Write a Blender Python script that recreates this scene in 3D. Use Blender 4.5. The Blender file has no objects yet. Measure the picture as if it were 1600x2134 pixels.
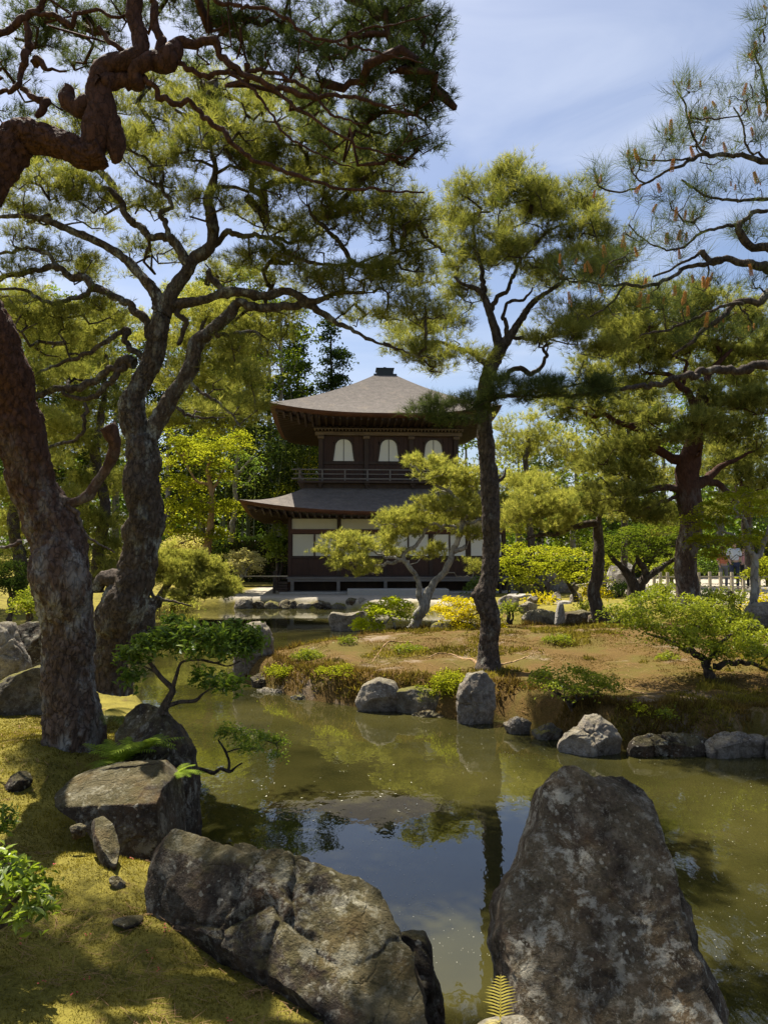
import bpy, math, random
import numpy as np
from mathutils import Vector

# ------------------------------------------------------------------ camera, sky, sun, exposure
scene = bpy.context.scene
F_PX, CX, CY = 1541.0, 800.0, 1067.0
EYE = 1.9
PITCH = math.atan((1150 - CY) / F_PX)
cam_data = bpy.data.cameras.new('camera')
cam = bpy.data.objects.new('camera', cam_data)
scene.collection.objects.link(cam)
cam.location = (0, 0, EYE)
cam.rotation_euler = (math.pi / 2 + PITCH, 0, 0)
cam_data.sensor_fit = 'VERTICAL'
cam_data.sensor_height = 36.0
cam_data.lens = 36.0 * F_PX / 2134.0
cam_data.clip_start = 0.05
cam_data.clip_end = 1500
scene.camera = cam

SUN_TO = Vector((-0.30, 0.44, 1.0)).normalized()
sun_el = math.asin(SUN_TO.z)
sun_az = math.atan2(SUN_TO.x, SUN_TO.y)
world = bpy.data.worlds.new('World')
scene.world = world
world.use_nodes = True
wt = world.node_tree
for n in list(wt.nodes):
    wt.nodes.remove(n)
def wn(t, **k):
    n = wt.nodes.new(t)
    for a, b in k.items():
        setattr(n, a, b)
    return n
w_out = wn('ShaderNodeOutputWorld')
w_bg = wn('ShaderNodeBackground')
w_bg.inputs['Strength'].default_value = 0.056
w_sky = wn('ShaderNodeTexSky', sky_type='NISHITA')
w_sky.sun_disc = False
w_sky.sun_elevation = sun_el
w_sky.sun_rotation = sun_az
w_sky.air_density = 1.0
w_sky.dust_density = 2.0
w_sky.ozone_density = 1.2
# thin cirrus over the blue: streaks laid out in the direction of view of the sky itself
w_tc = wn('ShaderNodeTexCoord')
w_map = wn('ShaderNodeMapping')
w_map.inputs['Rotation'].default_value = (0.3, 0.55, 0.2)
w_map.inputs['Scale'].default_value = (1.3, 1.6, 6.0)
w_no = wn('ShaderNodeTexNoise')
w_no.inputs['Scale'].default_value = 1.7
w_no.inputs['Detail'].default_value = 7
w_no.inputs['Roughness'].default_value = 0.52
w_no.inputs['Distortion'].default_value = 0.7
w_rmp = wn('ShaderNodeMapRange')
w_rmp.inputs['From Min'].default_value = 0.42
w_rmp.inputs['From Max'].default_value = 0.80
w_rmp.inputs['To Max'].default_value = 0.62
w_mix = wn('ShaderNodeMix', data_type='RGBA')
w_mix.inputs['B'].default_value = (6.4, 6.9, 8.0, 1)
w_tint = wn('ShaderNodeMix', data_type='RGBA', blend_type='MULTIPLY')
w_tint.inputs['Factor'].default_value = 1
w_tint.inputs['B'].default_value = (0.98, 1.0, 1.06, 1)
L = wt.links.new
L(w_tc.outputs['Generated'], w_map.inputs['Vector'])
L(w_map.outputs['Vector'], w_no.inputs['Vector'])
L(w_no.outputs['Fac'], w_rmp.inputs['Value'])
L(w_sky.outputs['Color'], w_tint.inputs['A'])
L(w_tint.outputs['Result'], w_mix.inputs['A'])
L(w_rmp.outputs['Result'], w_mix.inputs['Factor'])
L(w_mix.outputs['Result'], w_bg.inputs['Color'])
L(w_bg.outputs['Background'], w_out.inputs['Surface'])

sun_data = bpy.data.lights.new('sun', 'SUN')
sun_data.energy = 5.0
sun_data.angle = math.radians(0.53)
sun_data.color = (1.0, 0.93, 0.80)
sun = bpy.data.objects.new('sun', sun_data)
scene.collection.objects.link(sun)
sun.rotation_euler = (-SUN_TO).to_track_quat('-Z', 'Y').to_euler()

scene.view_settings.view_transform = 'Standard'
scene.view_settings.look = 'None'
scene.view_settings.exposure = 1.32
scene.view_settings.gamma = 1.0
scene.view_settings.use_curve_mapping = False
scene.render.engine = 'CYCLES'
scene.cycles.max_bounces = 8
scene.cycles.diffuse_bounces = 4
scene.cycles.glossy_bounces = 3
scene.cycles.transmission_bounces = 5
scene.cycles.transparent_max_bounces = 6
scene.cycles.sample_clamp_indirect = 4.0
scene.cycles.use_denoising = True

# ------------------------------------------------------------------ helpers
RNG = np.random.default_rng(7)
COL = scene.collection
_sp, _cp = math.sin(PITCH), math.cos(PITCH)

def ray(px, py):
    """direction in the world of the photograph's point (px, py), scaled so that y = 1"""
    px = np.asarray(px, float); py = np.asarray(py, float)
    dx = (px - CX) / F_PX; dy = (CY - py) / F_PX
    X = dx; Y = _cp - dy * _sp; Z = _sp + dy * _cp
    return np.stack([X / Y, np.ones_like(Y), Z / Y], -1)

def at(px, py, Y):
    r = ray(px, py) * np.asarray(Y, float)[..., None]
    r[..., 2] += EYE
    return r

def onz(px, py, z):
    r = ray(px, py)
    t = (z - EYE) / r[..., 2]
    r = r * t[..., None]
    r[..., 2] += EYE
    return r

def link(o, parent=None):
    COL.objects.link(o)
    if parent is not None:
        o.parent = parent
    return o

def tag(o, label=None, cat=None, group=None, kind=None):
    if label: o['label'] = label
    if cat: o['category'] = cat
    if group: o['group'] = group
    if kind: o['kind'] = kind
    return o

def thing(name, label, cat, loc=(0, 0, 0), rot=0.0, group=None):
    o = bpy.data.objects.new(name, None)
    o.empty_display_size = 0.2
    link(o)
    o.location = loc
    o.rotation_euler = (0, 0, rot)
    return tag(o, label, cat, group)

def np_mesh(name, V, Fs, mat, smooth=True, attrs=None, mat_idx=None):
    me = bpy.data.meshes.new(name)
    if not isinstance(Fs, (list, tuple)):
        Fs = [Fs]
    Fs = [np.asarray(f, np.int32) for f in Fs if len(f)]
    V = np.asarray(V, np.float32)
    me.vertices.add(len(V))
    me.vertices.foreach_set('co', V.ravel())
    tot = sum(f.size for f in Fs)
    nf = sum(len(f) for f in Fs)
    me.loops.add(tot)
    me.loops.foreach_set('vertex_index', np.concatenate([f.ravel() for f in Fs]))
    me.polygons.add(nf)
    sizes = np.concatenate([np.full(len(f), f.shape[1], np.int32) for f in Fs])
    starts = np.concatenate([[0], np.cumsum(sizes)[:-1]]).astype(np.int32)
    me.polygons.foreach_set('loop_start', starts)
    me.polygons.foreach_set('use_smooth', np.full(nf, smooth, bool))
    if mat_idx is not None:
        me.polygons.foreach_set('material_index', np.asarray(mat_idx, np.int32))
    for k, a in (attrs or {}).items():
        at_ = me.attributes.new(k, 'FLOAT', 'POINT')
        at_.data.foreach_set('value', np.asarray(a, np.float32))
    me.update(calc_edges=True)
    for m in (mat if isinstance(mat, (list, tuple)) else [mat]):
        me.materials.append(m)
    return me

def part(name, V, Fs, mat, parent=None, **k):
    """a mesh object; V in the parent's own space (world space when there is no parent)"""
    o = bpy.data.objects.new(name, np_mesh(name, V, Fs, mat, **k))
    return link(o, parent)

def wpart(name, V, Fs, mat, parent, **k):
    """the same, V in world space under an unrotated parent"""
    V = np.asarray(V, float) - np.array(parent.location)[None]
    return part(name, V, Fs, mat, parent, **k)

def solo(name, V, Fs, mat, label, cat, group=None, base=None, **k):
    V = np.asarray(V, float)
    if base is None:
        base = np.array([V[:, 0].mean(), V[:, 1].mean(), V[:, 2].min()])
    o = part(name, V - base, Fs, mat, None, **k)
    o.location = base
    return tag(o, label, cat, group)

def rep(o, name, parent=None, loc=None, rot=None, scale=None):
    c = o.copy()
    c.name = name
    link(c, parent)
    if loc is not None: c.location = loc
    if rot is not None: c.rotation_euler = rot
    if scale is not None: c.scale = scale
    return c

# -- numpy noise
def _hash(ix, iy, iz, s=0):
    h = (ix * 374761393 + iy * 668265263 + iz * 2147483647 + s * 1274126177) & 0xffffffff
    h = ((h ^ (h >> 13)) * 1274126177) & 0xffffffff
    h = (h ^ (h >> 16)) & 0xffffffff
    h = (h * 2246822519) & 0xffffffff
    return ((h ^ (h >> 15)) & 0xffffff) / float(0xffffff)

def vnoise(P, s=0):
    i = np.floor(P).astype(np.int64); f = P - i
    u = f * f * (3 - 2 * f)
    r = 0
    for dx in (0, 1):
        wx = u[:, 0] if dx else 1 - u[:, 0]
        for dy in (0, 1):
            wy = u[:, 1] if dy else 1 - u[:, 1]
            for dz in (0, 1):
                wz = u[:, 2] if dz else 1 - u[:, 2]
                r = r + wx * wy * wz * _hash(i[:, 0] + dx, i[:, 1] + dy, i[:, 2] + dz, s)
    return r * 2 - 1

def fbm(P, octv=4, s=0, gain=0.5):
    r = 0; a = 1.0; t = 0
    P = np.asarray(P, float)
    for o in range(octv):
        r = r + a * vnoise(P, s + o * 17); t += a
        a *= gain; P = P * 2.03 + 11.3
    return r / t

def worley(P, s=0):
    """F1, F2 and the id of the nearest cell"""
    i = np.floor(P).astype(np.int64)
    f1 = np.full(len(P), 9.0); f2 = f1.copy(); cid = np.zeros(len(P))
    for dx in (-1, 0, 1):
        for dy in (-1, 0, 1):
            for dz in (-1, 0, 1):
                c = i + np.array([dx, dy, dz])
                q = np.stack([_hash(c[:, 0], c[:, 1], c[:, 2], s + k) for k in (1, 2, 3)], -1)
                d = np.linalg.norm(c + q - P, axis=1)
                h = _hash(c[:, 0], c[:, 1], c[:, 2], s + 9)
                n1 = d < f1
                f2 = np.where(n1, f1, np.minimum(f2, d))
                cid = np.where(n1, h, cid)
                f1 = np.where(n1, d, f1)
    return f1, f2, cid

def smooth01(x):
    x = np.clip(x, 0, 1)
    return x * x * (3 - 2 * x)

# ------------------------------------------------------------------ materials
class NT:
    def __init__(s, name, shift=False):
        s.shift = shift
        s.m = bpy.data.materials.new(name); s.m.use_nodes = True
        s.t = s.m.node_tree; s.N = s.t.nodes; s.b = s.N['Principled BSDF']; s.o = s.N['Material Output']
    def n(s, t, ins=None, **k):
        x = s.N.new(t)
        for a, b in k.items(): setattr(x, a, b)
        for a, b in (ins or {}).items():
            if isinstance(b, bpy.types.NodeSocket): s.t.links.new(b, x.inputs[a])
            else: x.inputs[a].default_value = b
        return x
    def l(s, a, b): s.t.links.new(a, b)
    def coord(s, which='Object', scale=(1, 1, 1)):
        c = s.n('ShaderNodeTexCoord')
        oi = s.n('ShaderNodeObjectInfo')
        m0 = s.n('ShaderNodeVectorMath', {0: oi.outputs['Random'], 1: (17.0, 9.0, 13.0)}, operation='MULTIPLY')
        m1 = s.n('ShaderNodeVectorMath', {0: c.outputs[which], 1: m0.outputs[0]}, operation='ADD')
        m = s.n('ShaderNodeMapping', {'Vector': m1.outputs[0] if s.shift else c.outputs[which], 'Scale': scale})
        return m.outputs['Vector']
    def noise(s, vec, scale, detail=5, rough=0.55, dist=0.0):
        return s.n('ShaderNodeTexNoise', {'Vector': vec, 'Scale': scale, 'Detail': detail, 'Roughness': rough, 'Distortion': dist}).outputs['Fac']
    def vor(s, vec, scale, feature='F1', rnd=1.0):
        return s.n('ShaderNodeTexVoronoi', {'Vector': vec, 'Scale': scale, 'Randomness': rnd}, feature=feature)
    def ramp(s, fac, stops, interp='LINEAR'):
        r = s.n('ShaderNodeValToRGB', {'Fac': fac})
        e = r.color_ramp.elements; r.color_ramp.interpolation = interp
        while len(e) < len(stops): e.new(0.5)
        for q, (p, c) in zip(e, stops):
            q.position = p
            q.color = (c, c, c, 1) if isinstance(c, (int, float)) else (*c, 1)
        return r.outputs['Color']
    def mix(s, f, a, b, blend='MIX'):
        x = s.n('ShaderNodeMix', data_type='RGBA', blend_type=blend)
        for k, v in (('Factor', f), ('A', a), ('B', b)):
            if isinstance(v, bpy.types.NodeSocket): s.l(v, x.inputs[k])
            elif k == 'Factor': x.inputs[k].default_value = v
            else: x.inputs[k].default_value = (*v, 1)
        return x.outputs['Result']
    def math(s, op, a, b=0.0):
        x = s.n('ShaderNodeMath', operation=op)
        for i, v in enumerate((a, b)):
            if isinstance(v, bpy.types.NodeSocket): s.l(v, x.inputs[i])
            else: x.inputs[i].default_value = v
        return x.outputs[0]
    def bump(s, h, dist, strength=1.0, nrm=None):
        i = {'Height': h, 'Distance': dist, 'Strength': strength}
        if nrm is not None: i['Normal'] = nrm
        return s.n('ShaderNodeBump', i).outputs['Normal']
    def done(s, col, rough=0.8, nrm=None, spec=0.3):
        for k, v in (('Base Color', col), ('Roughness', rough), ('Normal', nrm)):
            if v is None: continue
            if isinstance(v, bpy.types.NodeSocket): s.l(v, s.b.inputs[k])
            elif k == 'Base Color': s.b.inputs[k].default_value = (*v, 1)
            else: s.b.inputs[k].default_value = v
        s.b.inputs['Specular IOR Level'].default_value = spec
        return s.m

def mat_leaf(name, dark, light, transl=0.5, gloss=0.0, rough=0.4):
    """thin leaves or needles: part of the light passes through; per-leaf colour from the 'tint' attribute"""
    t = NT(name)
    a = t.n('ShaderNodeAttribute', attribute_name='tint')
    geo = t.n('ShaderNodeNewGeometry')
    f = t.math('ADD', a.outputs['Fac'], t.math('MULTIPLY', t.math('SUBTRACT', geo.outputs['Random Per Island'], 0.5), 0.35))
    col = t.mix(t.n('ShaderNodeClamp', {'Value': f}).outputs[0], dark, light)
    d = t.n('ShaderNodeBsdfDiffuse', {'Color': col})
    tr = t.n('ShaderNodeBsdfTranslucent', {'Color': t.mix(1.0, col, (1.25, 1.25, 0.7), 'MULTIPLY')})
    m = t.n('ShaderNodeMixShader', {0: transl, 1: d.outputs[0], 2: tr.outputs[0]})
    out = m.outputs[0]
    if gloss:
        g = t.n('ShaderNodeBsdfGlossy', {'Color': (1, 1, 1, 1), 'Roughness': rough})
        out = t.n('ShaderNodeMixShader', {0: gloss, 1: out, 2: g.outputs[0]}).outputs[0]
    t.l(out, t.o.inputs['Surface'])
    return t.m

def mat_bark(name, dark, light, lichen=0.25, scale=1.0, plate=14.0, bump=0.02, lich_col=(0.34, 0.35, 0.30), upper=None, z0=0.8, z1=1.8):
    t = NT(name, upper is None)
    v = t.coord('Object', (1 * scale, 1 * scale, 0.5 * scale))
    warp = t.n('ShaderNodeTexNoise', {'Vector': v, 'Scale': 7.0, 'Detail': 6, 'Roughness': 0.65})
    vv = t.mix(0.17, v, warp.outputs['Color'], 'ADD')
    e = t.vor(vv, plate, 'DISTANCE_TO_EDGE').outputs['Distance']
    cell = t.vor(vv, plate).outputs['Color']
    n1 = t.noise(v, 22, 8, 0.65)
    n2 = t.noise(v, 3.0, 4, 0.6)
    col = t.mix(t.ramp(n1, [(0.3, 0.0), (0.72, 1.0)]), dark, light)
    col = t.mix(t.math('MULTIPLY', cell, 0.5), col, tuple(min(1, c * 1.7) for c in light))
    if upper:
        # the bark turns smooth and red towards the crown
        zz = t.n('ShaderNodeSeparateXYZ', {'Vector': t.coord('Object')}).outputs['Z']
        zf = t.n('ShaderNodeMapRange', {'Value': t.math('ADD', zz, t.math('MULTIPLY', t.noise(v, 4, 4), 0.8)), 'From Min': z0 + 0.4, 'From Max': z1 + 0.4}).outputs[0]
        col = t.mix(zf, col, t.mix(t.ramp(n1, [(0.3, 0.0), (0.7, 1.0)]), tuple(c * 0.4 for c in upper), upper))
    lm = t.ramp(t.noise(v, 9, 6, 0.7), [(0.60 - lichen * 0.3, 0.0), (0.68 - lichen * 0.2, 1.0)])
    lm = t.math('MULTIPLY', lm, t.math('MULTIPLY', t.ramp(n2, [(0.4, 0.0), (0.6, 1.0)]), min(1, lichen * 2)))
    if upper: lm = t.math('MULTIPLY', lm, t.math('SUBTRACT', 1.0, zf))
    col = t.mix(lm, col, lich_col)
    crack0 = t.math('MULTIPLY', t.ramp(e, [(0.0, 1.0), (0.09, 0.0)]), t.ramp(t.noise(v, 14, 4), [(0.38, 0.0), (0.6, 1.0)]))
    if upper: crack0 = t.math('MULTIPLY', crack0, t.math('SUBTRACT', 1.0, t.math('MULTIPLY', zf, 0.75)))
    col = t.mix(t.math('MULTIPLY', crack0, 0.6), col, tuple(c * 0.5 for c in dark))
    crack = t.ramp(e, [(0.0, 0.0), (0.10, 1.0)])
    h = t.math('ADD', t.math('MULTIPLY', crack, 0.55), t.math('MULTIPLY', n1, 1.0))
    return t.done(col, 0.85, t.bump(h, bump, 0.9), 0.2)

def mat_rock(name, dark, light, lichen=0.4, moss=0.3, scale=1.0, lich_col=(0.42, 0.41, 0.36), rust=0.2):
    t = NT(name, True)
    v = t.coord('Object', (scale, scale, scale))
    n0 = t.noise(v, 1.7, 6, 0.6, 0.6)
    n1 = t.noise(v, 9, 9, 0.68)
    n2 = t.noise(v, 45, 5, 0.7)
    col = t.mix(t.ramp(t.math('ADD', t.math('MULTIPLY', n0, 0.55), t.math('MULTIPLY', n1, 0.45)), [(0.40, 0.0), (0.60, 1.0)]), dark, light)
    col = t.mix(t.ramp(n2, [(0.30, 0.75), (0.55, 0.0)]), col, tuple(c * 0.6 for c in dark))
    col = t.mix(t.math('MULTIPLY', t.ramp(t.noise(v, 3.1, 5, 0.6), [(0.5, 0.0), (0.68, 1.0)]), rust), col, (0.13, 0.07, 0.03))
    big = t.math('MULTIPLY', t.ramp(t.noise(v, 7.0, 10, 0.78, 0.3), [(0.50, 0.0), (0.58, 1.0)]), t.ramp(t.noise(v, 1.6, 4, 0.6), [(0.42, 0.15), (0.60, 1.0)]))
    spot = t.vor(t.mix(0.06, v, t.n('ShaderNodeTexNoise', {'Vector': v, 'Scale': 20.0}).outputs['Color'], 'ADD'), 15.0).outputs['Distance']
    spots = t.math('MULTIPLY', t.ramp(spot, [(0.16, 1.0), (0.25, 0.0)]), t.ramp(t.noise(v, 2.3, 3), [(0.48, 0.0), (0.56, 1.0)]))
    fine = t.ramp(t.noise(v, 38, 4, 0.75), [(0.60, 0.0), (0.66, 1.0)])
    lm = t.n('ShaderNodeClamp', {'Value': t.math('MULTIPLY', t.math('ADD', t.math('ADD', big, spots), t.math('MULTIPLY', fine, 0.5)), lichen)}).outputs[0]
    lcol = t.mix(t.noise(v, 13, 4), tuple(c * 0.55 for c in lich_col), lich_col)
    col = t.mix(lm, col, lcol)
    geo = t.n('ShaderNodeNewGeometry')
    sep = t.n('ShaderNodeSeparateXYZ', {'Vector': geo.outputs['Normal']})
    up = t.ramp(t.math('ADD', t.math('MULTIPLY', sep.outputs['Z'], 0.45), t.math('MULTIPLY', n0, 0.9)), [(0.66, 0.0), (0.80, 1.0)])
    mcol = t.mix(n2, (0.05, 0.055, 0.012), (0.20, 0.17, 0.03))
    col = t.mix(t.math('MULTIPLY', up, moss), col, mcol)
    h = t.math('ADD', t.math('MULTIPLY', n1, 1.0), t.math('MULTIPLY', n2, 0.35))
    h = t.math('ADD', h, t.math('MULTIPLY', t.noise(v, 110, 3, 0.6), 0.12))
    crk = t.vor(t.mix(0.35, v, t.n('ShaderNodeTexNoise', {'Vector': v, 'Scale': 3.0, 'Detail': 6}).outputs['Color'], 'ADD'), 2.6, 'DISTANCE_TO_EDGE').outputs['Distance']
    h = t.math('ADD', h, t.math('MULTIPLY', t.math('MULTIPLY', t.ramp(crk, [(0.0, 0.0), (0.03, 1.0)]), t.ramp(n0, [(0.5, 0.0), (0.6, 1.0)])), 0.22))
    return t.done(col, 0.85, t.bump(h, 0.06 / scale, 1.0), 0.2)

def mat_wood(name, a, b, rough=0.6, axis=(1, 1, 8), scale=3.0, bump=0.004):
    t = NT(name)
    v = t.coord('Object', axis)
    n = t.noise(v, scale, 7, 0.65)
    n2 = t.noise(t.coord('Object', (1, 1, 1)), 1.3, 4, 0.6)
    col = t.mix(t.ramp(n, [(0.3, 0.0), (0.7, 1.0)]), a, b)
    col = t.mix(t.math('MULTIPLY', n2, 0.35), col, tuple(c * 1.7 for c in b))
    return t.done(col, rough, t.bump(n, bump, 0.7), 0.3)

def mat_plain(name, col, rough=0.7, var=0.15, scale=6.0, bump=0.003, spec=0.3):
    t = NT(name)
    v = t.coord('Object')
    n = t.noise(v, scale, 7, 0.62)
    c = t.mix(n, tuple(x * (1 - var) for x in col), tuple(x * (1 + var) for x in col))
    return t.done(c, rough, t.bump(n, bump, 0.6), spec)

# -- boxes and prisms collected into one mesh
class MB:
    def __init__(s): s.V = []; s.F = {}; s.n = 0
    def add(s, V, F):
        V = np.asarray(V, float)
        for f in F: s.F.setdefault(len(f), []).append([i + s.n for i in f])
        s.V.append(V); s.n += len(V); return s
    def box(s, x0, x1, y0, y1, z0, z1):
        V = [(x, y, z) for z in (z0, z1) for y in (y0, y1) for x in (x0, x1)]
        return s.add(V, [(0, 2, 3, 1), (4, 5, 7, 6), (0, 1, 5, 4), (2, 6, 7, 3), (0, 4, 6, 2), (1, 3, 7, 5)])
    def bar(s, a, b, w, h, up=(0, 0, 1)):
        a = np.array(a, float); b = np.array(b, float); d = b - a; d /= np.linalg.norm(d)
        r = np.cross(d, up); r /= np.linalg.norm(r); u = np.cross(r, d)
        V = [p + r * i * w / 2 + u * j * h / 2 for p in (a, b) for (i, j) in ((-1, -1), (1, -1), (1, 1), (-1, 1))]
        return s.add(V, [(3, 2, 1, 0), (4, 5, 6, 7), (0, 1, 5, 4), (1, 2, 6, 5), (2, 3, 7, 6), (3, 0, 4, 7)])
    def build(s, name, mat, parent=None, smooth=False, bevel=0.0, **k):
        o = part(name, np.concatenate(s.V), [np.array(v) for v in s.F.values()], mat, parent, smooth=smooth, **k)
        if bevel:
            b = o.modifiers.new('b', 'BEVEL'); b.width = bevel; b.segments = 1; b.limit_method = 'ANGLE'
        return o

# -- tubes
def resample(P, R, step):
    P = np.asarray(P, float); R = np.asarray(R, float)
    if len(P) == 2: P = np.array([P[0], (P[0] + P[1]) / 2, P[1]]); R = np.array([R[0], R.mean(), R[1]])
    Q = np.vstack([2 * P[0] - P[1], P, 2 * P[-1] - P[-2]]); S = np.concatenate([[R[0]], R, [R[-1]]])
    oP, oR = [], []
    for i in range(1, len(Q) - 2):
        n = max(1, int(round(np.linalg.norm(Q[i + 1] - Q[i]) / step)))
        t = (np.arange(n) / n)[:, None]
        a, b, c, d = Q[i - 1], Q[i], Q[i + 1], Q[i + 2]
        oP.append(0.5 * (2 * b + (c - a) * t + (2 * a - 5 * b + 4 * c - d) * t ** 2 + (-a + 3 * b - 3 * c + d) * t ** 3))
        tt = t[:, 0]; oR.append(S[i] * (1 - tt) + S[i + 1] * tt)
    oP.append(Q[-2][None]); oR.append(S[-2:-1])
    return np.concatenate(oP), np.concatenate(oR)

def tube(P, R, sides):
    P = np.asarray(P, float); n = len(P)
    T = np.gradient(P, axis=0); T /= np.linalg.norm(T, axis=1)[:, None] + 1e-9
    ref = np.array([0.31, 0.85, 0.42])
    U = np.zeros_like(P); u = np.cross(T[0], ref)
    if np.linalg.norm(u) < 1e-3: u = np.cross(T[0], (1, 0, 0))
    for i in range(n):
        u = u - T[i] * np.dot(u, T[i]); u = u / (np.linalg.norm(u) + 1e-9); U[i] = u
    W = np.cross(T, U)
    a = np.arange(sides) * 2 * math.pi / sides
    D = U[:, None] * np.cos(a)[None, :, None] + W[:, None] * np.sin(a)[None, :, None]
    V = P[:, None] + D * np.asarray(R)[:, None, None]
    i = np.arange(n - 1)[:, None] * sides; j = np.arange(sides)[None]
    k = (j + 1) % sides
    F = np.stack([i + j, i + k, i + sides + k, i + sides + j], -1).reshape(-1, 4)
    return V.reshape(-1, 3), F, D.reshape(-1, 3)

class Tubes:
    def __init__(s): s.V = []; s.F = []; s.n = 0
    def add(s, P, R, sides, rough=0.0, seed=0, closed_end=True, plates=0.0, burl=0.0, plate_scale=22.0):
        V, F, D = tube(P, R, sides)
        if rough:
            rr = np.repeat(np.asarray(R), sides)
            base = np.median(R) + 1e-6
            V = V + D * (rr * rough * fbm(V / (base * 2.2), 3, seed))[:, None]
            V = V + D * (rr * rough * 0.45 * fbm(V / (base * 0.55), 2, seed + 5))[:, None]
        if burl:
            m = np.clip(fbm(V / (base * 2.6), 2, seed + 60) - 0.12, 0, 1)
            V = V + D * (rr * burl * m * 2.2)[:, None]
        if plates:
            q = V * np.array([1, 1, 0.55]) * plate_scale
            q = q + 0.35 * np.stack([fbm(V * 9, 2, 31), fbm(V * 9, 2, 32), fbm(V * 9, 2, 33)], -1)
            f1, f2, cid = worley(q, 4)
            V = V + D * (plates * (np.clip((f2 - f1) * 3.0, 0, 1) - 0.6 + 0.5 * (cid - 0.5)))[:, None]
        s.V.append(V); s.F.append(F + s.n); s.n += len(V)
        if closed_end:
            c = np.asarray(P[-1]) + (np.asarray(P[-1]) - np.asarray(P[-2])) * 0.3
            e = s.n - sides + np.arange(sides)
            s.V.append(c[None]); s.F.append(np.stack([e, np.roll(e, -1), np.full(sides, s.n), np.full(sides, s.n)], -1)); s.n += 1
        return s
    def build(s, name, mat, parent, **k):
        V = np.concatenate(s.V); F = np.concatenate(s.F)
        tri = F[:, 2] == F[:, 3]
        return wpart(name, V, [F[~tri], F[tri][:, :3]], mat, parent, **k)
# ------------------------------------------------------------------ land and pond
def plan(pts, z=0.0):
    p = onz([a for a, b in pts], [b for a, b in pts], z)
    return p[:, :2]

shore = plan([(1420, 2700), (1080, 2330), (960, 2190), (900, 2080), (850, 1960), (760, 1880), (600, 1850), (440, 1850), (375, 1820),
              (360, 1735), (425, 1700), (410, 1600), (350, 1510), (250, 1450), (222, 1425), (226, 1390), (250, 1345), (290, 1305),
              (318, 1278), (400, 1270), (486, 1268), (560, 1268), (700, 1269), (880, 1273), (960, 1279), (1040, 1290),
              (1150, 1297), (1300, 1302), (1500, 1306)])
LAND = np.vstack([[(1.6, 1.2), (1.4, -1.0), (1.4, -6), (-60, -6)], [(-170, 60), (-170, 420), (170, 420), (170, 19.3), (40, 18.8)], shore[::-1]])
LAND = np.vstack([LAND[:9], LAND[9:]])
isl_front = plan([(536, 1432), (600, 1455), (680, 1468), (750, 1478), (860, 1486), (950, 1502), (1040, 1504), (1130, 1528),
                  (1180, 1556), (1300, 1566), (1480, 1568), (1600, 1572)])
ISLE = np.vstack([isl_front, [(6.5, 6.6), (11, 6.4), (18, 7.5), (22, 12), (16, 15.6), (9, 16.0), (5.0, 16.4), (2.6, 16.2), (0.9, 15.6),
                  (-0.4, 14.4), (-1.3, 13.0), (-2.0, 11.6), (-2.15, 10.9)]])

def sdist(P, poly):
    """signed distance to a polygon in plan, positive inside"""
    d = np.full(len(P), 1e9); ins = np.zeros(len(P), bool)
    n = len(poly)
    for i in range(n):
        a = poly[i]; b = poly[(i + 1) % n]
        e = b - a; w = P - a
        t = np.clip((w @ e) / (e @ e + 1e-12), 0, 1)
        q = w - t[:, None] * e
        d = np.minimum(d, (q * q).sum(1))
        c = ((a[1] > P[:, 1]) != (b[1] > P[:, 1]))
        with np.errstate(divide='ignore', invalid='ignore'):
            xi = (b[0] - a[0]) * (P[:, 1] - a[1]) / (b[1] - a[1] + 1e-12) + a[0]
        ins ^= c & (P[:, 0] < xi)
    d = np.sqrt(d)
    return np.where(ins, d, -d)

def ground_z(X, Y):
    X = np.atleast_1d(np.asarray(X, float)); Y = np.atleast_1d(np.asarray(Y, float))
    P = np.stack([X, Y], -1)
    P3 = np.stack([X, Y, np.zeros_like(X)], -1)
    wob = 0.12 * fbm(P3 * 1.7, 3, 3)
    d1 = sdist(P, LAND) + wob * np.clip(Y / 6, 0.2, 1)
    d2 = sdist(P, ISLE) + wob * 0.6
    near = smooth01((9 - Y) / 5)
    h1 = -0.45 + 0.70 * smooth01((d1 + 0.25) / 0.55)
    h1 = h1 + near * 0.13 * smooth01(d1 / 1.5) + (1 - near) * (0.05 + 0.25 * smooth01((d1 - 0.5) / 7))
    h1 = h1 + near * 0.07 * smooth01((-X - 0.8) / 1.6)
    h1 = h1 + 1.1 * smooth01((Y - 34) / 30) + 0.5 * smooth01((-X - 6) / 8) * (1 - near)
    h1 = h1 + near * 0.09 * np.exp(-(((X + 1.27) ** 2 + (Y - 3.65) ** 2) / 0.07))
    h1 = h1 + near * 0.22 * np.exp(-(((X + 2.25) ** 2 + (Y - 5.4) ** 2) / 0.35))
    h2 = -0.45 + 0.79 * smooth01((d2 + 0.20) / 0.50) + 0.09 * (1 - np.exp(-np.clip(d2, 0, 99) / 2.0)) + 0.15 * np.exp(-((Y - 12.3) / 1.9) ** 2) * smooth01(d2 / 1.6)
    h2 = h2 + 0.06 * np.exp(-(((X - 4.6) ** 2 + (Y - 10.0) ** 2) / 3.0))
    h = np.maximum(h1, h2)
    land = smooth01((h + 0.02) / 0.12)
    h = h + land * (0.05 * fbm(P3 * 1.1, 3, 8) + 0.045 * fbm(P3 * 3.2, 3, 9) * np.clip(Y / 3, 0.3, 1) + 0.008 * fbm(P3 * 17, 2, 10))
    flat = smooth01((Y - 25.0) / 0.3) * smooth01((31.5 - np.abs(X - 1.5) * 2 - 14) / 2)
    h = np.where(Y > 24.8, h * (1 - flat) + 0.36 * flat, h)
    return h

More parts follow.
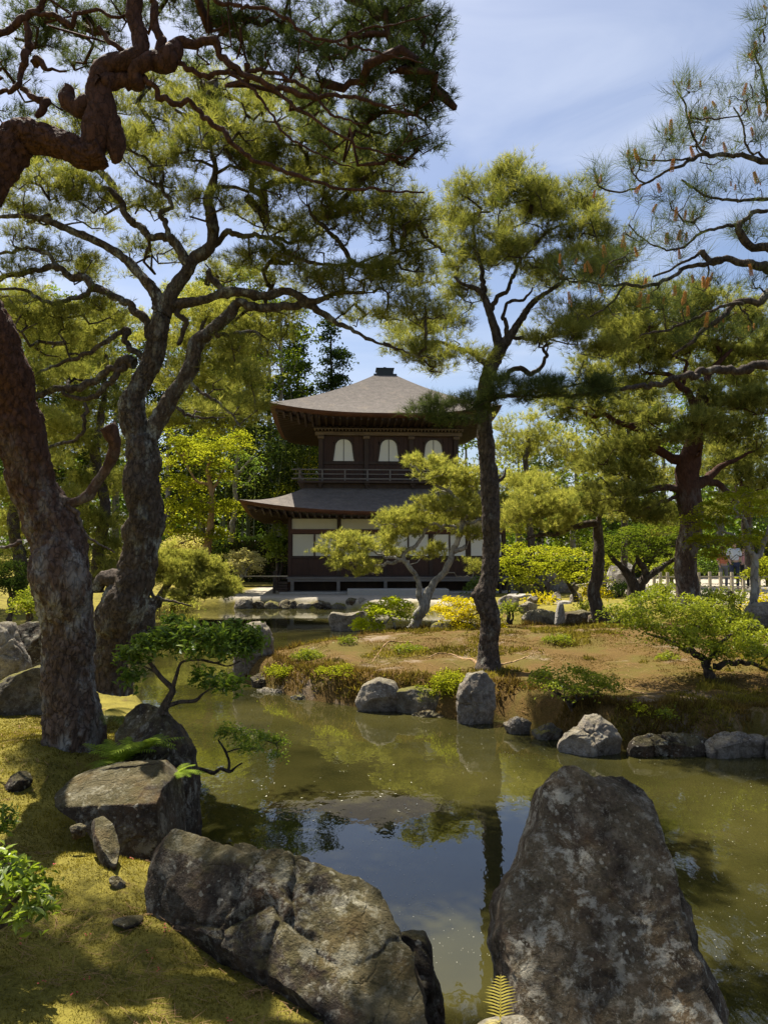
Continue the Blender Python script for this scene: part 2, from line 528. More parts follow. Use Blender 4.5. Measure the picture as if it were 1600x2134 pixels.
def hit(px, py, y0=6.0, y1=24.0):
    """distance at which the line of sight through (px, py) meets the land"""
    ys = np.linspace(y0, y1, 400)
    P = at(np.full(400, px), np.full(400, py), ys)
    k = np.argmax(ground_z(P[:, 0], P[:, 1]) > P[:, 2])
    return float(ys[k]) if k else y1

def gz(x, y):
    return float(ground_z([x], [y])[0])

# one sheet of land, fan-shaped about the viewer's place so that near ground is finer
ang = np.radians(np.concatenate([np.linspace(-178, -42, 60, endpoint=False), np.linspace(-42, 42, 250, endpoint=False), np.linspace(42, 178, 60)]))
rad = np.concatenate([np.geomspace(0.6, 22, 230), np.linspace(22.1, 34, 70), np.geomspace(34.6, 400, 34)])
A_, R_ = np.meshgrid(ang, rad)
gx = (np.sin(A_) * R_).ravel(); gy = (np.cos(A_) * R_).ravel() - 0.3
gzv = ground_z(gx, gy)
nA, nR = len(ang), len(rad)
i = np.arange(nR - 1)[:, None] * nA; j = np.arange(nA - 1)[None]
GF = np.stack([i + j, i + j + 1, i + nA + j + 1, i + nA + j], -1).reshape(-1, 4)
back = gzv[GF].max(1) > -0.4
GP = np.stack([gx, gy], -1)
sand = smooth01((sdist(GP, LAND) - 0.1) / 0.15) * smooth01((gy - 22.3) / 0.4) * smooth01((gx + 5.6) / 0.3) * smooth01((3.4 - gx) / 1.0) * smooth01((33 - gy) / 1)
pathm = smooth01((gx - 8.5) / 1.0) * smooth01((gy - 21) / 1.5) * smooth01((40 - gy) / 3)
sand = np.maximum(sand, pathm)
d_is = sdist(GP, ISLE)
isle = (d_is > -0.4).astype(float)
t = NT('moss_ground')
v = t.coord('Object')
aS = t.n('ShaderNodeAttribute', attribute_name='sand').outputs['Fac']
aI = t.n('ShaderNodeAttribute', attribute_name='isle').outputs['Fac']
n0 = t.noise(v, 0.9, 5, 0.6); n1 = t.noise(v, 4.0, 7, 0.65, 0.4); n2 = t.noise(v, 60, 5, 0.7); n3 = t.noise(v, 260, 3, 0.6)
moss = t.mix(t.ramp(n1, [(0.32, 0.0), (0.66, 1.0)]), (0.045, 0.040, 0.011), (0.21, 0.175, 0.032))
moss = t.mix(t.math('MULTIPLY', t.ramp(n2, [(0.35, 0.0), (0.7, 1.0)]), 0.5), moss, (0.34, 0.29, 0.05))
dry = t.mix(t.ramp(n2, [(0.3, 0.0), (0.7, 1.0)]), (0.062, 0.038, 0.013), (0.165, 0.102, 0.030))
olive = t.mix(n2, (0.050, 0.040, 0.011), (0.15, 0.115, 0.024))
bare = t.mix(n3, (0.13, 0.095, 0.06), (0.30, 0.23, 0.16))
isl = t.mix(t.ramp(t.noise(v, 1.3, 6, 0.65, 0.5), [(0.40, 0.0), (0.54, 1.0)]), olive, dry)
isl = t.mix(t.ramp(t.noise(v, 1.0, 7, 0.7, 0.3), [(0.56, 0.0), (0.64, 1.0)]), isl, bare)
col = t.mix(aI, t.mix(t.math('MULTIPLY', t.ramp(t.noise(v, 3.0, 7, 0.7), [(0.60, 0.0), (0.68, 1.0)]), 0.8), moss, (0.10, 0.06, 0.03)), isl)
sandc = t.mix(n3, (0.27, 0.24, 0.19), (0.40, 0.36, 0.29))
col = t.mix(aS, col, sandc)
h = t.math('ADD', t.math('MULTIPLY', n1, 1.2), t.math('ADD', t.math('MULTIPLY', n2, 0.5), t.math('MULTIPLY', n3, 0.22)))
m_ground = t.done(col, 0.95, t.bump(h, 0.03, 0.9), 0.1)
g = part('ground', np.stack([gx, gy, gzv], -1), GF[back], m_ground, attrs={'sand': sand, 'isle': isle})
tag(g, 'mossy garden ground around the pond and its island', kind='structure')

t = NT('pond_water')
v = t.coord('Object')
wv = t.coord('Object', (1.0, 0.45, 1.0))
murk = t.mix(t.ramp(t.noise(v, 0.45, 4, 0.6), [(0.35, 0.0), (0.7, 1.0)]), (0.013, 0.0135, 0.004), (0.054, 0.048, 0.013))
rip = t.noise(wv, 9.0, 3, 0.5)
big = t.noise(t.coord('Object', (0.25, 0.8, 1.0)), 1.6, 3, 0.5)
rings = None
hh = t.math('ADD', t.math('MULTIPLY', rip, 0.35), big)
for (px_, py_, am, wl) in ((885, 1893, 0.45, 0.028), (900, 1835, 0.22, 0.03)):
    q = onz(px_, py_, 0.0)
    d = t.n('ShaderNodeVectorMath', {0: v, 1: tuple(q)}, operation='DISTANCE').outputs['Value']
    ring = t.math('MULTIPLY', t.math('SINE', t.math('MULTIPLY', d, 6.283 / wl)), t.ramp(d, [(0.0, am * 0.14), (0.17, 0.0)]))
    hh = t.math('ADD', hh, ring)
m_water = t.done(murk, 0.015, t.bump(hh, 0.008, 0.5), 0.5)
m_water.node_tree.nodes['Principled BSDF'].inputs['IOR'].default_value = 1.6
wx = np.array([-60, 60, 60, -60.]); wy = np.array([-5, -5, 60, 60.])
wtr = part('pond_water', np.stack([wx, wy, 0 * wx], -1), np.array([[0, 1, 2, 3]]), m_water, smooth=False)
tag(wtr, 'still olive green pond water reflecting trees and sky', kind='structure')
# ------------------------------------------------------------------ pavilion
def mat_shingle():
    t = NT('shingle_roof')
    v = t.coord('Object')
    n = t.noise(v, 5, 7, 0.7); n2 = t.noise(t.coord('Object', (6, 6, 40)), 2.0, 6, 0.7); n3 = t.noise(t.coord('Object', (5, 5, 5)), 0.25, 5, 0.6)
    c = t.mix(t.ramp(n, [(0.3, 0.0), (0.7, 1.0)]), (0.095, 0.080, 0.068), (0.205, 0.178, 0.155))
    c = t.mix(t.ramp(n2, [(0.42, 0.55), (0.62, 0.0)]), c, (0.10, 0.088, 0.08))
    c = t.mix(t.math('MULTIPLY', t.ramp(n3, [(0.55, 0.0), (0.75, 1.0)]), 0.4), c, (0.24, 0.19, 0.13))
    w = t.n('ShaderNodeTexWave', {'Vector': t.coord('Object'), 'Scale': 5.0, 'Distortion': 1.5, 'Detail': 3, 'Detail Scale': 3.0}, bands_direction='Z', wave_profile='SAW')
    h = t.math('ADD', t.math('MULTIPLY', w.outputs['Fac'], 0.6), n2)
    return t.done(c, 0.9, t.bump(h, 0.03, 0.8), 0.2)
M_shingle = mat_shingle()
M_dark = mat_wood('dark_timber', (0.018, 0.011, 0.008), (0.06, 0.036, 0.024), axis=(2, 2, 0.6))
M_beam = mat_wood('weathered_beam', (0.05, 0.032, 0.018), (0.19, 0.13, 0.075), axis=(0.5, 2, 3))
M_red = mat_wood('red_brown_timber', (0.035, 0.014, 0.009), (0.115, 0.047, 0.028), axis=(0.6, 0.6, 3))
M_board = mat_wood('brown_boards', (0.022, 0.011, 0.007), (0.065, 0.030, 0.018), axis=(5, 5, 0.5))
M_grey = mat_wood('grey_veranda_timber', (0.07, 0.062, 0.055), (0.17, 0.15, 0.13), axis=(0.5, 3, 3))
M_paper = mat_plain('shoji_paper', (0.78, 0.76, 0.68), 0.9, 0.03, 2)
M_plaster = mat_plain('pale_plaster', (0.62, 0.58, 0.45), 0.9, 0.06, 3)
M_copper = mat_plain('dark_copper', (0.012, 0.018, 0.017), 0.5, 0.3, 4, spec=0.5)
M_granite = mat_plain('pale_granite', (0.36, 0.34, 0.30), 0.85, 0.22, 30, 0.004)

pav = thing('two_storey_pavilion', 'dark timber two storey pavilion with swept shingle roofs and bell shaped windows', 'pavilion', (0.03, 32.3, 0.36), math.radians(3.4))
ZP = 0.36
def z_(z): return z - ZP

def roof_side(cA, cB, tA, tB, ze, zt, lift, a, ns=36, nt=16):
    s = np.linspace(0, 1, ns + 1); tt = np.linspace(0, 1, nt + 1)
    S, T = np.meshgrid(s, tt)
    cA, cB, tA, tB = map(lambda q: np.array(q, float), (cA, cB, tA, tB))
    E = cA + (cB - cA) * S[..., None]; U = tA + (tB - tA) * S[..., None]
    P = E + (U - E) * T[..., None]
    ss = np.abs(S * 2 - 1)
    z = ze + lift * ss ** 2.5 * (1 - T) ** 2.0 + (zt - ze) * (a * T + (1 - a) * T * T)
    V = np.concatenate([P, z[..., None]], -1).reshape(-1, 3)
    i = np.arange(nt)[:, None] * (ns + 1); j = np.arange(ns)[None]
    F = np.stack([i + j, i + j + 1, i + ns + 2 + j, i + ns + 1 + j], -1).reshape(-1, 4)
    return V, F

def build_roof(nm, eave, top, wall, ze, zt, lift, a, zs, edge_h=0.12):
    """eave, top, wall = (u0, u1, v0, v1) rectangles"""
    def cor(r): return [(r[0], r[2]), (r[1], r[2]), (r[1], r[3]), (r[0], r[3])]
    ce, ct, cw = cor(eave), cor(top), cor(wall)
    VV, FF, n = [], [], 0
    VE, FE, ne = [], [], 0
    VS, FS, nso = [], [], 0
    raf = MB()
    for k in range(4):
        A, B = ce[k], ce[(k + 1) % 4]
        V, F = roof_side(A, B, ct[k], ct[(k + 1) % 4], ze, zt, lift, a)
        VV.append(V); FF.append(F + n); n += len(V)
        m = 37
        e0 = V[:m].copy()
        cen = np.array([(eave[0] + eave[1]) / 2, (eave[2] + eave[3]) / 2])
        def inset(P, d):
            Q = P.copy(); nrm = np.array([B[1] - A[1], -(B[0] - A[0])], float); nrm /= np.linalg.norm(nrm)
            if np.dot(nrm, cen - np.array(A)) < 0: nrm = -nrm
            Q[:, :2] += nrm * d
            tdir = (np.array(B) - np.array(A)) / np.linalg.norm(np.array(B) - np.array(A))
            L_ = np.linalg.norm(np.array(B) - np.array(A)); q = (Q[:, :2] - np.array(A)) @ tdir
            qq = np.clip(q, d, L_ - d); Q[:, :2] += (qq - q)[:, None] * tdir
            return Q, nrm
        b1, nrm = inset(e0, 0.035); b1[:, 2] -= 0.085
        b2, _ = inset(e0, 0.10); b2[:, 2] -= edge_h
        b3, _ = inset(e0, 0.26); b3[:, 2] -= edge_h + 0.02
        VE += [e0, b1, b2, b3]
        for q in range(3):
            i = np.arange(m - 1) + ne + q * m
            FE.append(np.stack([i, i + m, i + m + 1, i + 1], -1))
        ne += 4 * m
        w = np.linspace(0, 1, m)[:, None]
        wl = np.array(cw[k]) * (1 - w) + np.array(cw[(k + 1) % 4]) * w
        sf = np.concatenate([wl, np.full((m, 1), zs)], 1)
        VS += [b3, sf]
        i = np.arange(m - 1) + nso
        FS.append(np.stack([i, i + m, i + m + 1, i + 1], -1)); nso += 2 * m
        L_ = np.linalg.norm(np.array(B) - np.array(A)); nr = int(L_ / 0.27)
        for r in range(1, nr):
            f = r / nr
            x = np.interp(f, np.linspace(0, 1, m), np.arange(m)); i0 = int(x); fr = x - i0
            p = b3[i0] * (1 - fr) + b3[min(i0 + 1, m - 1)] * fr
            overh = abs(np.dot(np.array(A) - np.array(cw[k]), nrm))
            q = p.copy(); dd = min(overh - 0.2, min(f, 1 - f) * L_ * 0.98)
            if dd < 0.25: continue
            q[:2] += nrm * dd; q[2] = p[2] + (zs - p[2]) * dd / overh
            raf.bar(p - (0, 0, 0.045), q - (0, 0, 0.045), 0.08, 0.09)
    r = part('roof', np.concatenate(VV), np.concatenate(FF), M_shingle, pav)
    r['label'] = nm + ' shingle roof'
    part('eave_edge', np.concatenate(VE), np.concatenate(FE), M_red, r)
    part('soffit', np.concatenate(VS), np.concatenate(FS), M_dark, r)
    o = raf.build('rafters', M_dark, r); o['kind'] = 'stuff'
    return r

up_roof = build_roof('upper', (-4.66, 4.28, -4.3, 4.3), (-0.42, 0.42, -0.42, 0.42), (-2.75, 2.75, -2.75, 2.75), z_(7.20), z_(9.62), 0.36, 0.80, z_(6.95))
mb = MB().box(-0.50, 0.50, -0.50, 0.50, z_(9.56), z_(9.64)).box(-0.36, 0.36, -0.36, 0.36, z_(9.64), z_(9.90)).box(-0.40, 0.40, -0.40, 0.40, z_(9.90), z_(9.93))
mb.build('roof_cap', M_copper, up_roof)
mb = MB()
for k, w in ((0, 0.09), (1, 0.06)):
    mb.box(-w, w, -w, w, z_(9.93) + k * 0.05, z_(9.98) + k * 0.06)
mb.build('finial_base', M_copper, up_roof)
low_roof = build_roof('lower', (-5.58, 6.05, -5.4, 4.7), (-3.30, 3.40, -3.3, 3.3), (-3.75, 4.4, -3.8, 3.2), z_(3.37), z_(4.42), 0.42, 0.70, z_(3.24))

# upper storey
mb = MB()
for u in (-2.72, -0.9, 0.9, 2.72):
    for v_ in (-2.72, 2.72):
        b = MB().box(u - 0.09, u + 0.09, v_ - 0.09, v_ + 0.09, z_(4.5), z_(6.66)).build('post', M_dark, pav)
        if v_ < 0:
            MB().box(u - 0.13, u + 0.13, v_ - 0.16, v_ - 0.095, z_(6.42), z_(6.52)).build('bracket', M_beam, b)
for (y0, y1) in ((-2.83, -2.61), (2.61, 2.83)):
    MB().box(-2.95, 2.95, y0, y1, z_(6.56), z_(6.70)).build('head_beam', M_beam, pav)
MB().box(-2.83, -2.61, -2.6, 2.6, z_(6.56), z_(6.69)).build('head_beam', M_beam, pav)
MB().box(2.61, 2.83, -2.6, 2.6, z_(6.56), z_(6.69)).build('head_beam', M_beam, pav)
mb = MB()
for k in range(44):
    u = -2.95 + k * 5.9 / 43
    mb.box(u - 0.025, u + 0.025, -3.02, -2.85, z_(6.72), z_(6.78))
mb.box(-3.0, 3.0, -2.99, -2.86, z_(6.785), z_(6.82))
mb.build('dentil_row', M_beam, pav)['kind'] = 'stuff'
MB().box(-2.75, 2.75, -2.72, -2.60, z_(6.70), z_(7.05)).box(-2.75, 2.75, 2.60, 2.72, z_(6.70), z_(7.05)).box(-2.75, -2.60, -2.59, 2.59, z_(6.70), z_(7.05)).box(2.60, 2.75, -2.59, 2.59, z_(6.70), z_(7.05)).build('frieze_board', M_dark, pav)

def bell(hw, z0, z1, n=10, grow=0.0):
    """outline of a bell shaped window, from the lower left corner round to the lower right"""
    pts = []
    H = z1 - z0
    for k in range(n + 1):
        f = k / n
        if f < 0.55:
            g = f / 0.55; x = hw * (1 - 0.20 * g ** 0.8); z = z0 + H * 0.62 * g
        else:
            g = (f - 0.55) / 0.45; a = g * math.pi / 2
            x = hw * 0.80 * math.cos(a) ** 0.85 if g < 1 else 0; z = z0 + H * (0.62 + 0.38 * math.sin(a))
        pts.append((-(x + grow * (1 if g < 1 or f < .55 else 0)), z + grow * (math.sin(a) if f >= 0.55 else 0)))
    return pts + [(-x, z) for x, z in pts[::-1][1:]]

WZ0, WZ1 = z_(5.54), z_(6.42)
for wi, uc in enumerate((-1.81, 0.0, 1.81)):
    yv = -2.66
    # vertical boards around the opening
    for k in range(8):
        u0 = uc - 0.81 + k * 0.2025; u1 = u0 + 0.195
        hw_at = lambda z: 0.0
        um = (u0 + u1) / 2
        d = abs(um - uc)
        if d < 0.46:
            MB().box(u0, u1, yv - 0.02, yv + 0.01, WZ1 - 0.03 - d * 0.25, z_(6.555)).build('board', M_board, pav)
        else:
            MB().box(u0, u1, yv - 0.02, yv + 0.01, z_(5.53), z_(6.555)).build('board', M_board, pav)
    for k in range(8):
        u0 = uc - 0.81 + k * 0.2025
        MB().box(u0, u0 + 0.195, yv - 0.022, yv + 0.01, z_(4.72), z_(5.40)).build('board', M_board, pav)
    MB().box(uc - 0.81, uc + 0.81, yv - 0.07, yv + 0.0, z_(5.405), z_(5.525)).build('sill_beam', M_dark, pav)
    inner = bell(0.42, WZ0, WZ1); outer = bell(0.42, WZ0, WZ1, grow=0.075)
    n = len(inner)
    V = []
    for y in (yv - 0.055, yv + 0.005):
        V += [(uc + x, y, z) for x, z in outer] + [(uc + x, y, z) for x, z in inner]
    V = np.array(V); F = []
    for k in range(n - 1):
        F += [(k, k + 1, n + k + 1, n + k), (n + k, n + k + 1, 3 * n + k + 1, 3 * n + k), (k + 1, k, 2 * n + k, 2 * n + k + 1)]
    fr = part('window_frame', V, np.array(F), M_dark, pav, smooth=False)
    for sgn in (-1, 1):
        half = [(x, z) for x, z in inner if x * sgn >= -1e-6]
        c = (sgn * 0.2, (WZ0 + WZ1) / 2)
        P = [(uc + c[0], yv - 0.03, c[1])] + [(uc + (x if abs(x) > 1e-6 else sgn * 0.012), yv - 0.03, z) for x, z in half]
        P += [(uc + sgn * 0.012, yv - 0.03, WZ0)]
        m = len(P)
        part('pane', np.array(P), np.array([(0, k, k % (m - 1) + 1) for k in range(1, m)]), M_paper, fr, smooth=False)
    MB().box(uc - 0.012, uc + 0.012, yv - 0.04, yv - 0.02, WZ0, WZ1).build('mullion', M_dark, fr)
# side and rear walls of the upper storey
for (x0, x1, y0, y1) in ((-2.68, -2.64, -2.6, 2.6), (2.64, 2.68, -2.6, 2.6), (-2.6, 2.6, 2.64, 2.68)):
    MB().box(x0, x1, y0, y1, z_(4.6), z_(6.56)).build('wall_boarding', M_board, pav)
# balcony
MB().box(-3.6, 3.6, -3.6, 3.6, z_(4.58), z_(4.66)).build('balcony_floor', M_dark, pav)
mb = MB().box(-3.35, 3.35, -3.36, -3.26, z_(4.36), z_(4.575)).box(-3.35, -3.25, -3.25, 3.25, z_(4.36), z_(4.575)).box(3.25, 3.35, -3.25, 3.25, z_(4.36), z_(4.575)).box(-3.35, 3.35, 3.26, 3.36, z_(4.36), z_(4.575))
mb.build('balcony_base', M_dark, pav)
for u in (-2.72, -0.9, 0.9, 2.72):
    MB().box(u - 0.10, u + 0.10, -3.52, -3.37, z_(4.50), z_(4.575)).box(u - 0.05, u + 0.05, -3.48, -3.37, z_(4.40), z_(4.50)).build('bracket', M_dark, pav)
E = 3.52
for (a, b) in (((-E - 0.3, -E), (E + 0.3, -E)), ((-E, -E - 0.3), (-E, E + 0.3)), ((E, -E - 0.3), (E, E + 0.3)), ((-E - 0.3, E), (E + 0.3, E))):
    for z, h in ((z_(5.10), 0.045), (z_(4.93), 0.035), (z_(4.74), 0.05)):
        k = 0.985 if h == 0.035 else 1.0
        off = 0.0 if a[1] == b[1] else 0.002
        o = MB().bar((a[0] * k, a[1] * k, z + off), (b[0] * k, b[1] * k, z + off), 0.05, h).build('balcony_rail', M_grey, pav)
for k in range(9):
    f = -E + k * 2 * E / 8
    for (x, y) in ((f, -E + 0.003), (f, E - 0.003)) + (((-E + 0.003, f), (E - 0.003, f)) if 0 < k < 8 else ()):
        MB().box(x - 0.028, x + 0.028, y - 0.028, y + 0.028, z_(4.66), z_(5.085)).build('baluster', M_grey, pav)

# lower storey
U0, U1, VF, VB = -3.85, 4.4, -3.8, 3.2
posts = [U0 + i * (U1 - U0) / 5 for i in range(6)]
posts = [-3.85, -1.98, -0.2, 1.55, 3.0, 4.4]
for u in posts:
    MB().box(u - 0.07, u + 0.07, VF - 0.07, VF + 0.07, z_(0.40), z_(3.22)).build('post', M_dark if u > U0 else M_board, pav)
    MB().box(u - 0.07, u + 0.07, VB - 0.07, VB + 0.07, z_(0.40), z_(3.22)).build('post', M_dark, pav)
for (z0, z1, m) in ((3.17, 3.25, M_dark), (2.60, 2.76, M_red), (1.66, 1.715, M_dark), (0.93, 1.0, M_dark)):
    MB().box(U0 + 0.0, U1, VF - 0.085, VF + 0.04, z_(z0), z_(z1)).build('beam', m, pav)
for a, b in zip(posts[:-1], posts[1:]):
    o = MB().box(a + 0.075, b - 0.075, VF - 0.02, VF + 0.0, z_(2.765), z_(3.165)).build('plaster_panel', M_plaster, pav)
    n = 2
    w = (b - a - 0.15) / n
    for k in range(n):
        s0 = a + 0.075 + k * w
        fr = MB().box(s0, s0 + 0.03, VF - 0.05, VF - 0.012, z_(1.72), z_(2.595)).box(s0 + w - 0.03, s0 + w, VF - 0.05, VF - 0.012, z_(1.72), z_(2.595)).box(s0 + 0.031, s0 + w - 0.031, VF - 0.05, VF - 0.012, z_(1.72), z_(1.745)).box(s0 + 0.031, s0 + w - 0.031, VF - 0.05, VF - 0.012, z_(2.57), z_(2.595)).build('sliding_screen', M_board, pav)
        MB().box(s0 + 0.031, s0 + w - 0.031, VF - 0.03, VF - 0.02, z_(1.746), z_(2.569)).build('paper', M_paper if b > 1 else M_plaster, fr)
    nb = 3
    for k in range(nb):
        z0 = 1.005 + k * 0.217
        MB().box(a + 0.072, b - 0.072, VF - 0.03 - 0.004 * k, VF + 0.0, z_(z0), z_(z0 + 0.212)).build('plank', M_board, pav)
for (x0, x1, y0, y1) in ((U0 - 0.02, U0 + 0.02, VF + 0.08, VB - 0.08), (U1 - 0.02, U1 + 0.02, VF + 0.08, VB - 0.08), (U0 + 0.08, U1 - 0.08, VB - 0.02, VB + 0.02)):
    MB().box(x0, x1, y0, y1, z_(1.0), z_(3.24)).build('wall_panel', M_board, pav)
MB().box(U0 - 0.3, U1 + 0.3, VF - 0.0, VB, z_(0.86), z_(0.925)).build('floor', M_dark, pav)
for k in range(8):
    y0 = VF - 0.90 + k * 0.11
    MB().box(U0 - 0.05, U1 + 0.2, y0, y0 + 0.104, z_(0.90) - 0.002 * (k % 3), z_(0.955)).build('veranda_board', M_grey, pav)
MB().box(U0 - 0.02, U1 + 0.18, VF - 0.87, VF - 0.79, z_(0.80), z_(0.897)).build('veranda_beam', M_grey, pav)
for u in (-3.70, -2.0, -0.25, 1.5, 3.0, 4.5):
    MB().box(u - 0.06, u + 0.06, VF - 0.88, VF - 0.76, z_(0.34), z_(0.80)).build('veranda_post', M_grey, pav)
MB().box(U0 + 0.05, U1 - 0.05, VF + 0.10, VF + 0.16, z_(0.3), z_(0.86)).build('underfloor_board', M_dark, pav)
MB().box(U0 - 0.3, U1 + 0.3, VF - 1.02, VF + 0.05, z_(0.30), z_(0.42)).build('stone_plinth', M_granite, pav)
mb = MB()
for k in range(4):
    mb.box(U0 - 0.35, U0 - 0.02, VF - 0.9 + 0.001 * k, VF - 0.35, z_(0.42) + k * 0.10, z_(0.49) + k * 0.10)
mb.build('stacked_edge_boards', M_dark, pav)

def rotp(u, v_, z):
    c, s = math.cos(math.radians(3.4)), math.sin(math.radians(3.4))
    return np.array([0.03 + u * c - v_ * s, 32.3 + u * s + v_ * c, z])
o = MB().box(-1.82, 1.82, -0.42, 0.42, -0.05, 0.20).build('stone_step', M_granite, bevel=0.015)
o.location = rotp(0.15, -5.35, 0.36); o.rotation_euler = (0, 0, math.radians(3.4))
tag(o, 'long pale dressed granite step in front of the pavilion veranda', 'stone step')
# ------------------------------------------------------------------ rocks
MR_dark = mat_rock('rock_dark_lichened', (0.020, 0.014, 0.009), (0.092, 0.069, 0.048), 0.62, 0.30, 1.5, (0.46, 0.43, 0.34), rust=0.5)
MR_tall = mat_rock('rock_tall_mottled', (0.026, 0.017, 0.010), (0.165, 0.125, 0.085), 1.0, 0.12, 1.9, (0.52, 0.48, 0.38), 0.45)
MR_grey = mat_rock('rock_grey', (0.09, 0.072, 0.055), (0.34, 0.295, 0.235), 0.5, 0.25, 2.0, (0.5, 0.48, 0.43), 0.15)
MR_moss = mat_rock('rock_mossy', (0.06, 0.05, 0.035), (0.22, 0.19, 0.14), 0.4, 0.95, 1.8)
MR_pale = mat_rock('rock_pale', (0.20, 0.18, 0.155), (0.46, 0.43, 0.38), 0.3, 0.1, 2.0, (0.55, 0.53, 0.48), 0.1)

def rock(name, label, outline, Y, thick, mat, seed=0, kx=0.0, ky=0.0, back=0.6, planes=(), facets=7, nt=96, nv=26, amp=0.06, steps=0.0, group=None, center=None, cat='rock', p=2.3, up=0.0, sink=1.6, fine=1.0):
    rg = np.random.default_rng(seed + 100)
    O = np.array(outline, float)
    c = np.array(center if center else O.mean(0), float)
    a = np.linspace(0, 2 * math.pi, nt, endpoint=False)
    D = np.stack([np.cos(a), np.sin(a)], -1)
    R = np.zeros(nt)
    for k in range(nt):
        for q in range(len(O)):
            A = O[q] - c; B = O[(q + 1) % len(O)] - c; e = B - A
            den = D[k, 0] * e[1] - D[k, 1] * e[0]
            if abs(den) < 1e-9: continue
            t_ = (A[0] * e[1] - A[1] * e[0]) / den; u_ = (A[0] * D[k, 1] - A[1] * D[k, 0]) / den
            if t_ > 0 and -1e-6 <= u_ <= 1 + 1e-6: R[k] = max(R[k], t_)
    R = (R + 0.5 * (np.roll(R, 1) + np.roll(R, -1))) / 2
    size = (O.max(0) - O.min(0)).max() / F_PX * Y
    def plane(px, py): return at(px, py, Y + kx * (px - c[0]) + ky * (py - c[1]))
    p0, px1, py1 = plane(*c), plane(c[0] + 10, c[1]), plane(c[0], c[1] - 10)
    nrm = np.cross(px1 - p0, py1 - p0); nrm /= np.linalg.norm(nrm)
    if nrm[1] > 0: nrm = -nrm
    bdir = nrm * (1 - up) + np.array([0, 0, 1.0]) * up; bdir /= np.linalg.norm(bdir)
    rings = []
    half = max(O[:, 0].max() - O[:, 0].min(), O[:, 1].max() - O[:, 1].min()) / 2
    pl = []
    for (P1, P2, P3) in planes:
        Mx = np.array([[q[0], q[1], 1] for q in (P1, P2, P3)], float)
        pl.append(np.linalg.solve(Mx, np.array([P1[2], P2[2], P3[2]])))
    for _ in range(facets):
        th = rg.uniform(0, 2 * math.pi); tilt = rg.uniform(0.15, 1.0) * thick / half
        pl.append(np.array([math.cos(th) * tilt, math.sin(th) * tilt, thick * rg.uniform(0.75, 1.05) - (math.cos(th) * c[0] + math.sin(th) * c[1]) * tilt]))
    V = []
    for sgn, T in ((1, thick), (-1, thick * back)):
        n_ = nv if sgn > 0 else nv // 2
        fr = 1 - np.linspace(0, 1, n_ + 1)[1:] ** 1.5 if sgn > 0 else None
        ss = np.sin(np.linspace(math.pi / 2, 0.03, n_)) if sgn > 0 else np.sin(np.linspace(math.pi / 2, 0.03, n_))[1:]
        for s in (ss if sgn > 0 else ss):
            q = c + D * (R * s)[:, None]
            h = T * np.maximum(0, 1 - s ** p) ** (1 / p) * np.ones(nt)
            if sgn > 0:
                for w in pl: h = np.minimum(h, np.maximum(0.0, w[0] * q[:, 0] + w[1] * q[:, 1] + w[2]))
            V.append((sgn, plane(q[:, 0], q[:, 1]) + bdir * (h * sgn)[:, None]))
    front = [v for s_, v in V if s_ > 0]; bk = [v for s_, v in V if s_ < 0]
    seq = front[::-1] + bk            # centre of the front ... rim ... centre of the back
    VV = np.concatenate(seq); nr = len(seq)
    i = np.arange(nr - 1)[:, None] * nt; j = np.arange(nt)[None]; k = (j + 1) % nt
    F = np.stack([i + j, i + k, i + nt + k, i + nt + j], -1).reshape(-1, 4)
    VV = np.vstack([VV, seq[0].mean(0), seq[-1].mean(0)])
    n0 = len(VV) - 2
    jj = np.arange(nt)
    T1 = np.stack([np.full(nt, n0), (jj + 1) % nt, jj], -1)
    T2 = np.stack([np.full(nt, n0 + 1), (nr - 1) * nt + jj, (nr - 1) * nt + (jj + 1) % nt], -1)
    ce = VV.mean(0); out = VV - ce; out /= np.linalg.norm(out, axis=1)[:, None] + 1e-9
    q = VV / size
    disp = amp * size * (0.7 * fbm(q * 3.0, 5, seed) + 0.3 * (1 - np.abs(fbm(q * 5.5, 4, seed + 3)) * 3))
    disp += fine * size * (0.008 * fbm(q * 14, 4, seed + 4, 0.65) + 0.003 * fbm(q * 55, 2, seed + 5))
    if steps:
        f1, f2, cid = worley(q * 3.4 + 0.25 * np.stack([fbm(q * 4, 3, seed + 1), fbm(q * 4, 3, seed + 2), fbm(q * 4, 3, seed + 6)], -1), seed)
        disp += steps * size * ((cid - 0.5) - 0.9 * np.exp(-((f2 - f1) / 0.07) ** 2))
    VV = VV + out * disp[:, None]
    zc = np.quantile(VV[:, 2], 0.35); lo = VV[:, 2] < zc; VV[lo, 2] = zc - (zc - VV[lo, 2]) * sink
    F = F[:, ::-1] if np.dot(np.cross(VV[F[5][1]] - VV[F[5][0]], VV[F[5][2]] - VV[F[5][1]]), VV[F[5][0]] - ce) < 0 else F
    return solo(name, VV, [F, T1, T2], mat, label, cat, group, base=np.array([ce[0], ce[1], VV[:, 2].min()]))

